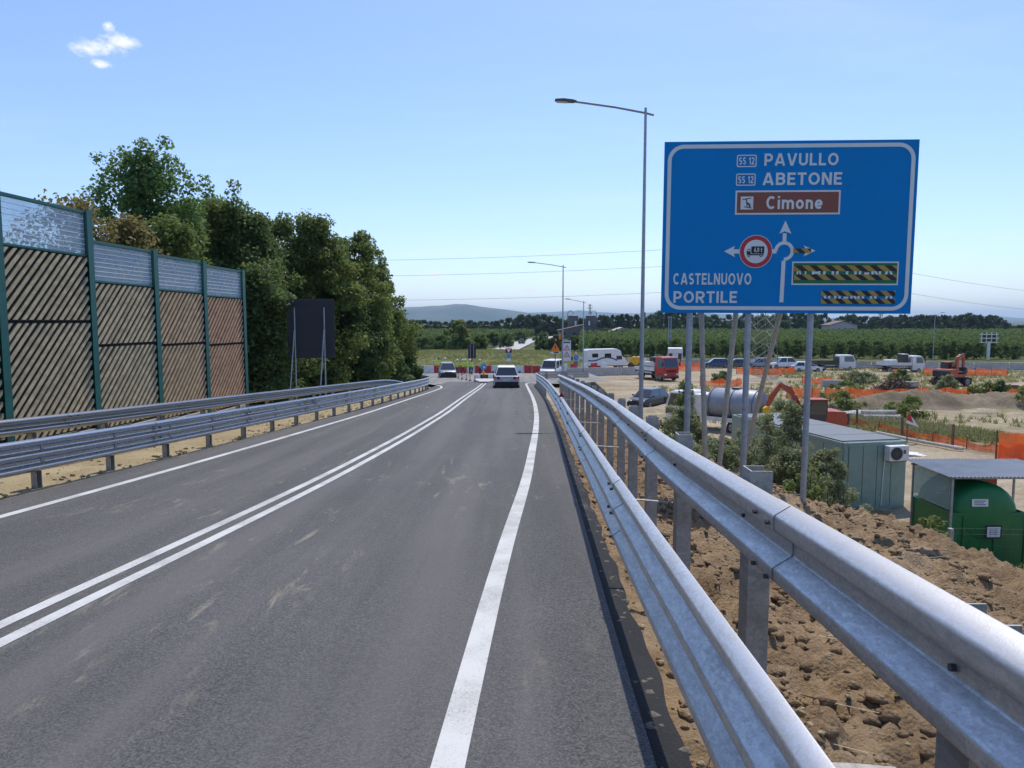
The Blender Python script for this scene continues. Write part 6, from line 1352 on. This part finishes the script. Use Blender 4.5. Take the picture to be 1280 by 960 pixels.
# red and white water-filled barriers round the roundabout
def water_barrier_mesh(mt):
    m = MB(); pr = [(-.24, 0), (-.24, .14), (-.17, .22), (-.1, .95), (.1, .95), (.17, .22), (.24, .14), (.24, 0)]
    rings = [[(x, y*s_, z) for y, z in pr] for x, s_ in ((-.5, .8), (-.46, 1), (-.12, 1), (-.1, .86), (.1, .86), (.12, 1), (.46, 1), (.5, .8))]; m.loft(rings, mt); m.tube([(.2, 0, .94), (.2, 0, 1.0)], .06, mt, 8)
    o = m.build('water_barrier', bevel=.02); me = o.data; bpy.data.objects.remove(o); return me
WB = [water_barrier_mesh('red_plastic'), water_barrier_mesh('white_plastic')]
cnt_ = {'R': 0, 'W': 0}; seq = 'RWRWWRWRRWRRWRRWRRWWRRWWRWRWWRWWRW'
k = 0; x = -14.6
while x < 4.6:
    c_ = seq[k % len(seq)]; y = 90.4 - .004*(x+5)**2+random.uniform(-.1, .1)
    place_mesh('water_barrier', WB[c_ == 'W'], (x, y, zz(y)-.01), (1, 1, random.uniform(.94, 1.04)), random.uniform(-.08, .08)-.008*(x+5), ORD[cnt_[c_]]+(' red' if c_ == 'R' else ' white')+' water-filled barrier from the left before the roundabout island', 'barrier', ('red' if c_ == 'R' else 'white')+' barriers before the island'); k += 1; x += 1.04; cnt_[c_] += 1
for (xa, xb, ya, yb, lb, gr) in ((5.4, 12.6, 93, 97.5, 'water-filled barrier behind the right guardrail end', 'barriers behind the right guardrail end'), (9.6, 13.4, 118, 116.5, 'water-filled barrier in the farthest row, by the blue round sign', 'barriers in the farthest row'), (17.6, 20.6, 112, 111.6, 'water-filled barrier between camper van and yellow machine', 'barriers right of the camper')):
    n_ = int((xb-xa)/1.04)
    for i in range(n_):
        q = i/max(1, n_-1); c_ = 'RW'[i % 2]; x, y = xa+(xb-xa)*q, ya+(yb-ya)*q
        place_mesh('water_barrier', WB[c_ == 'W'], (x, y, zz(y)-.02), (1, 1, 1), math.atan2(yb-ya, xb-xa), ORD[i//2]+(' red ' if c_ == 'R' else ' white ')+lb, 'barrier', ('red ' if c_ == 'R' else 'white ')+gr)

# ------------------------------------------------------------------ signs at the roundabout and beyond
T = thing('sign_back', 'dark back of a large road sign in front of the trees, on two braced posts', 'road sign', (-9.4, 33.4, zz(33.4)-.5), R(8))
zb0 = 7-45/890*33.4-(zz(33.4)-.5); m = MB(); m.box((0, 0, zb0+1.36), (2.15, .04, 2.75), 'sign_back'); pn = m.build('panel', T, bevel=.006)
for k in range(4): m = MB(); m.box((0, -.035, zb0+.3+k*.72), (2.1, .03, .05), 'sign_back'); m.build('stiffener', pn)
for x in (-.72, .62):
    m = MB(); m.tube([(x, -.1, 0), (x, -.1, zb0+2.35)], .035, 'pole_steel', 8); m.build('post', T); m = MB(); m.tube([(x-.02, -.1, zb0+1.3), (x-.2, -1.3, -.1)], .03, 'pole_steel', 8); m.build('brace', T)
T = thing('sign_back', 'dark back of a smaller road sign standing on the roundabout island', 'road sign', (-5.9, 105, .5)); m = MB(); m.box((0, 0, 2.15), (1.15, .04, 2.15), 'sign_back'); m.build('panel', T)
for x in (-.25, .25): m = MB(); m.tube([(x, -.06, -.3), (x, -.06, 3.2)], .035, 'pole_steel', 6); m.build('post', T)
T = thing('keep_right_sign', 'round blue arrow sign on a yellow post at the nose of the splitter island', 'road sign', (-2.85, 71, zz(71))); zc = 7-56/890*71-zz(71); m = MB(); m.disc((0, -.02, zc), .29, 'sign_white', n=24, t=.02); m.disc((0, -.034, zc), .27, 'sign_blue', n=24, t=.01); m.build('disc', T)
m = MB(); m.box((.02, -.045, zc), (.07, .008, .3), 'sign_white', (0, R(135), 0)); m.prism([(.16, zc-.16), (-.04, zc-.14), (.14, zc+.04)], -.05, -.042, 'sign_white', 'y'); m.build('arrow', T)
m = MB(); m.tube([(0, .03, -.1), (0, .03, zc+.2)], .035, 'pole_steel', 8); m.box((0, 0, .38), (.22, .18, .75), 'yellow_paint'); m.build('post', T)
def tri(cx, cz, s_): return [(cx-s_/2, cz-s_*.29), (cx+s_/2, cz-s_*.29), (cx, cz+s_*.577)]
def warn(T, cx, cz, s_, y, back='sign_white', inv=False):
    f = -1 if inv else 1; P = lambda q: [(a_, cz+(b_-cz)*f) for a_, b_ in tri(cx, cz, q)]
    m = MB(); m.prism(P(s_), y, y+.02, 'sign_red', 'y'); m.prism(P(s_*.68), y-.006, y-.001, back, 'y'); w_ = m.build('triangle', T); return w_
T = thing('road_signs', 'give-way triangle with round blue sign below on one post behind the barriers', 'road sign', (-.45, 95, .4)); m = MB(); m.tube([(0, .05, -.2), (0, .05, 3.2)], .03, 'pole_steel', 6); m.build('post', T); m = MB(); m.box((0, 0, 2.75), (.85, .03, .6), 'sign_back'); m.build('backboard', T)
warn(T, 0, 2.78, .8, -.03, inv=True); m = MB(); m.disc((0, 0, 2.05), .32, 'sign_white', n=20, t=.02); m.disc((0, -.015, 2.05), .3, 'sign_blue', n=20, t=.012); m.build('disc', T)
for a_ in (90, 210, 330): m = MB(); m.box((.15*math.cos(R(a_)), -.026, 2.05+.15*math.sin(R(a_))), (.2, .006, .06), 'sign_white', (0, R(90-a_), 0)); m.build('arrow', T)
m = MB(); m.box((0, 0, 1.5), (.55, .02, .3), 'sign_white'); m.build('plate', T)
T = thing('warning_sign', 'orange triangular roadworks sign with flashing lamps on top', 'road sign', (4.5, 74, zz(74)), R(3)); b0 = 7-36/890*74-zz(74); warn_o = MB(); warn_o.prism(tri(0, b0+.22, 1.12), -.02, .0, 'sign_black', 'y'); warn_o.prism(tri(0, b0+.22, 1.02), -.03, -.022, 'sign_orange', 'y'); warn_o.build('triangle', T)
m = MB(); m.prism([(-.035, b0+.25), (.035, b0+.25), (.055, b0+.52), (-.055, b0+.52)], -.04, -.032, 'sign_black', 'y'); m.disc((0, -.036, b0+.14), .05, 'sign_black', n=12, t=.008); m.build('exclamation_mark', T)
m = MB(); m.box((0, 0, b0-.2), (1.05, .03, .22), 'sign_white'); pb = m.build('plate', T); m = MB(); m.box((.1, -.02, b0-.2), (.5, .01, .12), 'sign_black'); m.build('arrow', pb)
m = MB(); m.box((0, .05, (b0+.9)/2), (.07, .07, b0+1.2), 'rust'); m.build('post', T); m = MB(); m.box((.02, -.02, b0+1.08), (.36, .2, .36), 'black_plastic'); lb = m.build('flasher', T, bevel=.02); m = MB(); m.disc((.02, -.14, b0+1.08), .11, 'sign_orange', n=14, t=.03); m.build('lens', lb)
m = MB(); m.box((.5, .2, b0+1.45), (.2, .15, .62), 'sign_orange'); m.box((.5, .2, b0+.6), (.05, .05, 1.4), 'rust'); m.build('beacon', T)
T = thing('works_board', 'white board with two red warning triangles beside the mid-distance lamp', 'road sign', (5.75, 74.6, zz(74)-.3)); b0 = 7-49/890*74.6-(zz(74)-.3); m = MB(); m.box((0, 0, b0+1.06), (.84, .03, 2.12), 'sign_white'); m.build('panel', T, bevel=.01); warn(T, 0, b0+.6, .68, -.04); warn(T, 0, b0+1.3, .68, -.04)
m = MB(); m.box((0, -.02, b0+1.94), (.7, .01, .16), 'grey_paint'); m.build('plate', T)
for zc in (b0+.62, b0+1.32): m = MB(); m.box((0, -.05, zc), (.06, .008, .2), 'sign_black'); m.build('symbol', T)
for x in (-.3, .3): m = MB(); m.box((x, .04, b0/2), (.05, .05, b0+.6), 'pole_steel'); m.build('post', T)
T = thing('road_signs', 'small triangle over two round signs on a thin post left of the camper', 'road sign', (8.1, 90, .3)); m = MB(); m.tube([(0, .04, -.3), (0, .04, 3.0)], .03, 'pole_steel', 6); m.build('post', T); warn(T, 0, 2.75, .55, -.02, inv=True)
m = MB(); m.disc((0, 0, 2.15), .33, 'sign_white', n=20, t=.02); m.disc((0, -.016, 2.15), .31, 'sign_blue', n=20, t=.012); m.build('disc', T); m = MB(); m.box((.02, -.028, 2.15), (.06, .006, .34), 'sign_white', (0, R(135), 0)); m.build('arrow', T)
m = MB(); m.disc((0, 0, 1.5), .24, 'sign_red', n=20, t=.02); m.disc((0, -.016, 1.5), .16, 'sign_blue', n=20, t=.012); m.build('disc', T)
T = thing('sign_back', 'grey back of a small rectangular sign on the country road', 'road sign', (-2.6, 158, .1)); m = MB(); m.box((0, 0, 1.75), (.6, .03, 1.3), 'grey_paint'); m.build('panel', T); m = MB(); m.tube([(0, .04, -.2), (0, .04, 2.3)], .035, 'pole_steel', 6); m.build('post', T)
T = thing('gantry_sign', 'empty white sign frame standing before the orchard at far right', 'sign frame', (89.3, 133.5, 0)); m = MB(); m.box((0, 0, 1.6), (.45, .3, 3.4), 'white_plastic'); m.build('post', T)
for x in (-1.4, -.5, .45, 1.4): m = MB(); m.box((x, 0, 4.0), (.12, .12, 2.0), 'white_plastic'); m.build('upright', T)
for z in (3.1, 3.9, 4.6): m = MB(); m.box((0, .01, z), (3.6, .1, .14), 'white_plastic'); m.build('crossbar', T)
for z in (3.5, 4.25): m = MB(); m.box((0, .06, z), (2.8, .03, .5), 'car_glass'); m.build('panel', T)
# splitter island with kerbs and delineators
m = MB(); tri_ = [(-2.75, 60.5), (-2.05, 60.5), (-1.1, 66), (-1.3, 70.5), (-3.2, 72.5), (-3.6, 67)]; n = len(tri_); vs = [(x, y, zz(y)-.1) for x, y in tri_]+[(x, y, zz(y)+.13) for x, y in tri_]; m.add(vs, [(i, (i+1) % n, n+(i+1) % n, n+i) for i in range(n)]+[tuple(range(n, 2*n))], 'concrete_pale'); o = m.build('splitter_island'); o['kind'] = 'structure'
for i, (x, y) in enumerate(((-5.6, 74), (-5.0, 71), (-4.4, 68.5), (-3.9, 66), (-3.3, 63.2), (-1.2, 62.5), (-.7, 65.5))):
    T = thing('delineator', ('farthest', 'second farthest', 'third from far end', 'fourth from far end', 'nearest left', 'nearest right', 'rear right')[i]+' small red and white post around the splitter island', 'post', (x, y, zz(y)), 0, 'delineator posts at the splitter island'); m = MB(); m.tube([(0, 0, 0), (0, 0, .5)], .045, 'red_plastic', 8); m.tube([(0, 0, 0), (0, 0, .05)], .14, 'black_plastic', 10); m.build('post', T); m = MB(); m.tube([(0, 0, .24), (0, 0, .4)], .048, 'white_plastic', 8); m.build('band', T)
for k in range(5): m = MB(); m.box((0, 0, .2), (.75, .16, .42), 'rust' if k % 2 else 'white_plastic'); x = -3.35+.62*k; o = m.build('kerb_board', loc=(x, 69.6, zz(69.6)+.1)); tag(o, 'low board in the row across the splitter island', 'board', 'low boards across the splitter island')

# ------------------------------------------------------------------ roadworkers
def person_mesh(name, arms, legs, trouser):
    """one continuous skinned body; joints in metres, feet at z = 0, facing -y"""
    V = [(0, 0, .95), (0, .0, 1.15), (0, -.01, 1.36), (0, 0, 1.46), (0, -.02, 1.56), (0, -.03, 1.66), (0, -.02, 1.74)]; RD_ = [.15, .145, .165, .07, .075, .1, .07]; E = [(0, 1), (1, 2), (2, 3), (3, 4), (4, 5), (5, 6)]
    for s_, (el, hd) in zip((-1, 1), arms):
        i = len(V); V += [(s_*.17, 0, 1.4), el, hd]; RD_ += [.07, .052, .04]; E += [(2, i), (i, i+1), (i+1, i+2)]
        e, h_ = Vector(el), Vector(hd); d = (h_-e).normalized(); sd_ = d.cross(Vector((0, 1, .3))).normalized()
        for q, ln in ((-.03, .085), (-.012, .1), (.008, .1), (.028, .08)):
            V.append(tuple(h_+d*.06+sd_*q*.8)); V.append(tuple(h_+d*(.06+ln*.8)+sd_*q+Vector((0, -.02, 0)))); RD_ += [.012, .009]; E += [(i+2, len(V)-2), (len(V)-2, len(V)-1)]
        V.append(tuple(h_+d*.05+sd_*.06+Vector((0, -.03, 0)))); RD_.append(.011); E.append((i+2, len(V)-1))
    for s_, (kn, an) in zip((-1, 1), legs):
        i = len(V); an = Vector(an); V += [(s_*.1, 0, .86), kn, tuple(an), (an.x, an.y-.15, .04)]; RD_ += [.1, .065, .05, .045]; E += [(0, i), (i, i+1), (i+1, i+2), (i+2, i+3)]
    me = bpy.data.meshes.new(name); me.from_pydata(V, E, []); o = bpy.data.objects.new(name, me); COL.objects.link(o)
    sk = o.modifiers.new('skin', 'SKIN'); ly = me.skin_vertices[0].data
    for v, r_ in zip(ly, RD_): v.radius = (r_, r_*.8)
    ly[0].use_root = True; ss = o.modifiers.new('sub', 'SUBSURF'); ss.levels = 1; ss.render_levels = 1
    bpy.context.view_layer.update(); nm = bpy.data.meshes.new_from_object(o.evaluated_get(bpy.context.evaluated_depsgraph_get())); bpy.data.objects.remove(o)
    nm.materials.clear()
    for k in (trouser, 'vest_yellow', 'skin', 'black_plastic'): nm.materials.append(MATS[k])
    for p in nm.polygons:
        c_ = p.center; p.material_index = 3 if c_.z < .1 else (2 if c_.z > 1.47 or (abs(c_.x) > .2 and c_.z < 1.0 and c_.z > .6 and abs(c_.x) > .24) else (1 if c_.z > .9 else 0)); p.use_smooth = True
    nm.name = name; return nm
A_dn = [((-.27, .04, 1.14), (-.29, -.06, .9)), ((.27, .04, 1.14), (.29, -.06, .9))]; A_up = [((-.28, -.06, 1.16), (-.2, -.3, 1.18)), ((.28, .04, 1.14), (.3, -.05, .9))]
L_st = [((-.11, -.02, .48), (-.13, .03, .08)), ((.11, -.02, .48), (.13, .03, .08))]; L_wk = [((-.1, -.14, .5), (-.1, -.1, .09)), ((.1, .03, .48), (.11, .24, .12))]
PM = [person_mesh('person', A_dn, L_st, 'trouser_navy'), person_mesh('person', A_up, L_wk, 'trouser_navy'), person_mesh('person', A_dn, L_wk, 'trouser_orange')]
def person(k, x, y, rz, label, hat=True):
    P = place_mesh('person', PM[k], (x, y, zz(y)), (1, 1, 1), rz, label, 'person', 'roadworkers at the roundabout'); m = MB(); N = 12
    rings = [[(r_*math.cos(2*math.pi*i/N), -.025+r_*1.15*math.sin(2*math.pi*i/N), z) for i in range(N)] for r_, z in ((.15, 1.7), (.125, 1.715), (.12, 1.78), (.085, 1.84), (.03, 1.86))]
    m.loft(rings, 'hat_white' if hat else 'black_plastic'); m.build('helmet' if hat else 'hair', P, smooth=True)
    m = MB()
    for z in (1.08, 1.24): m.tube([(.185*math.cos(a_), .005+.15*math.sin(a_), z) for a_ in np.linspace(0, 2*math.pi, 13)], .02, 'white_plastic', 5, False)
    m.build('reflective_band', P)
person(0, -6.7, 87, .4, 'leftmost worker of the standing group, in a yellow vest and dark trousers')
person(1, -5.95, 86.4, -.6, 'worker with white helmet and raised arm in the middle of the standing group')
person(2, -5.75, 87.2, 2.6, 'worker in yellow vest walking away within the standing group')
person(0, -5.15, 86.8, 1.2, 'worker right of the middle pair, turned sideways')
person(1, -4.85, 86.0, .9, 'dark-haired worker at the right of the pair, leaning in', False)
person(0, -3.9, 86.8, -1.2, 'lone worker standing apart on the right, behind the blue arrow sign')
person(0, -9.5, 92.2, 2.9, 'dark-haired worker behind the barriers above the dark grey car', False)
person(2, -8.7, 92.4, .3, 'worker with white helmet behind the barriers right of the dark grey car')
person(0, -13.6, 91.3, .2, 'worker in yellow behind the barriers at the far left, by the trees')

# ------------------------------------------------------------------ farm, silos, pylons, wires
for k, x in enumerate((27.2, 35.0)):
    T = thing('silo', ('left', 'right')[k]+' of two brown farm silos with curved filling pipes', 'silo', (x, 318, 0), 0, 'farm silos'); N = 20; m = MB(); m.loft([[(2.3*q*math.cos(2*math.pi*i/N), 2.3*q*math.sin(2*math.pi*i/N), z) for i in range(N)] for z, q in ((0, .95), (3.6, .95), (3.8, 1), (9.4, 1), (9.6, .95), (10, .3))], 'silo_brown'); m.build('bin', T, smooth=True); m = MB()
    for z in (4.2, 6.0, 7.8, 9.3): m.tube([(2.33*math.cos(a_), 2.33*math.sin(a_), z) for a_ in np.linspace(0, 2*math.pi, 21)], .07, 'silo_brown', 5, False)
    m.build('hoop', T); s_ = -1 if k == 0 else 1; m = MB(); m.tube([(s_*2.5, -.5, 4), (s_*2.5, -.5, 10.2)]+[(s_*(1.25+1.25*math.cos(a_)), -.5, 10.2+1.6*math.sin(a_)) for a_ in np.linspace(.2, math.pi, 9)], .13, 'grey_paint', 6); m.build('filling_pipe', T); m = MB(); m.box((-s_*.9, -2.4, 6), (.8, .2, 2.6), 'white_plastic'); m.build('hopper', T)
def house(label, x, y, w_, d, h_, rh, wall, roof, nwin=3):
    T = thing('farm_building', label, 'building', (x, y, 0)); m = MB(); m.box((0, 0, h_/2-.1), (w_, d, h_+.2), wall); m.prism([(-w_/2, h_), (w_/2, h_), (0, h_+rh*.92)], -d/2, -d/2+.1, wall, 'y'); m.build('wall', T)
    for s_ in (-1, 1):
        m = MB(); q = [(0, h_+rh), (s_*(w_/2+.6), h_-.25), (s_*(w_/2+.6), h_-.02), (0, h_+rh+.25)]; m.prism(q, -d/2-.5, d/2+.5, roof, 'y'); m.build('roof', T)
    for i in range(nwin):
        xx = -w_/2+w_*(i+.5)/nwin; m = MB(); m.box((xx, -d/2-.02, h_*.55), (1.0, .06, 1.3), 'car_glass'); f_ = m.build('window', T); m = MB(); m.box((xx, -d/2-.05, h_*.55-.72), (1.2, .16, .1), 'concrete_pale'); m.build('sill', f_)
house('long brown-roofed farm building below the silos', 30.5, 306, 21, 9, 3.4, 2.2, 'silo_brown', 'roof_tile', 5)
house('pale roofed barn behind the orchard left of the tall lamp post', 43.5, 286, 9, 8, 3.0, 1.5, 'house_wall', 'concrete_pale', 2)
house('farmhouse with pale walls among the trees right of the blue sign', 158, 345, 13, 9, 5.4, 1.8, 'house_wall', 'roof_tile', 4)
def pylon(label, x, y, h, w0, arms, rz=0, name='pylon', th=.05):
    T = thing(name, label, 'pylon', (x, y, -.1), rz, 'power line pylons')
    m = MB(); n_ = int(h/1.7); lv = [h*(i/n_)**.92 for i in range(n_+1)]; wd = lambda z: w0*(1-z/h)**.9*.5+.22
    cs = [(-1, -1), (1, -1), (1, 1), (-1, 1)]
    for sx, sy in cs: m.tube([(sx*wd(z), sy*wd(z), z) for z in lv], th, 'pylon_steel', 4, False)
    m.build('leg', T); m = MB()
    for z0, z1 in zip(lv[:-1], lv[1:]):
        for i in range(4):
            a_, b_ = cs[i], cs[(i+1) % 4]; P = lambda c_, z: (c_[0]*wd(z), c_[1]*wd(z), z)
            m.tube([P(a_, z0), P(b_, z1)], th*.7, 'pylon_steel', 3, False); m.tube([P(b_, z0), P(a_, z1)], th*.7, 'pylon_steel', 3, False); m.tube([P(a_, z1), P(b_, z1)], th*.6, 'pylon_steel', 3, False)
    o = m.build('lattice_brace', T); o['kind'] = 'stuff'
    for z, r_ in arms:
        m = MB()
        for s_ in (-1, 1): m.tube([(s_*.2, 0, z+.6), (s_*r_, 0, z)], th, 'pylon_steel', 4, False); m.tube([(s_*.2, 0, z-.2), (s_*r_, 0, z)], th, 'pylon_steel', 4, False)
        m.build('cross_arm', T)
    return T
pylon('lattice power pylon rising behind the blue direction sign', 34.4, 98.5, 26, 3.0, ((17.6, 3.2), (20.6, 3.0), (23.6, 2.6)), R(10), th=.045)
pylon('small far pylon on the horizon right of the blue sign', 232, 450, 15, 3, ((12, 3), (14, 3)), R(20), th=.12)
pylon('small far pylon showing above the right silo', 49, 450, 18, 2.4, ((15.5, 1.8), (17.2, 1.4)), 0, th=.11)
def wire_run(label, A, B, sag, group='power line wires'):
    A, B = Vector(A), Vector(B); m = MB(); m.tube([A.lerp(B, i/40)-Vector((0, 0, 4*sag*(i/40)*(1-i/40))) for i in range(41)], .022, 'wire', 4, False); tag(m.build('power_cable', recalc=False), label, 'cable', group)
for z, lb in ((17.5, 'highest'), (15.2, 'middle'), (11.6, 'lowest')):
    wire_run(lb+' of the three power cables crossing the sky left of the blue sign', (-95, 118, z+1.0), (33.9, 98.5, z+.1), 2.0)
wire_run('upper power cable right of the blue sign, sloping down to the right', (36.8, 98.5, 17.6), (105, 130, 11.6), 1.2)
wire_run('lower power cable right of the blue sign, sloping down to the right', (36.8, 98.5, 14.6), (105, 130, 8.4), 1.2)

# ------------------------------------------------------------------ the air: thin even haze round everything
hz = MB(); hz.box((0, 0, 0), (1, 1, 1), 'wire'); ho = hz.build('haze'); ho.scale = (29500, 29500, 212); ho.location = (0, 0, 104.5); ho['kind'] = 'stuff'
hm = bpy.data.materials.new('haze_air'); hm.use_nodes = True; t = NT(hm.node_tree); t.n.clear(); pv = t.new('ShaderNodeVolumePrincipled'); pv.inputs['Color'].default_value = (.58, .79, 1, 1); pv.inputs['Density'].default_value = 1.1e-4; pv.inputs['Anisotropy'].default_value = .2
t.l.new(pv.outputs[0], t.new('ShaderNodeOutputMaterial').inputs['Volume']); ho.data.materials.clear(); ho.data.materials.append(hm)
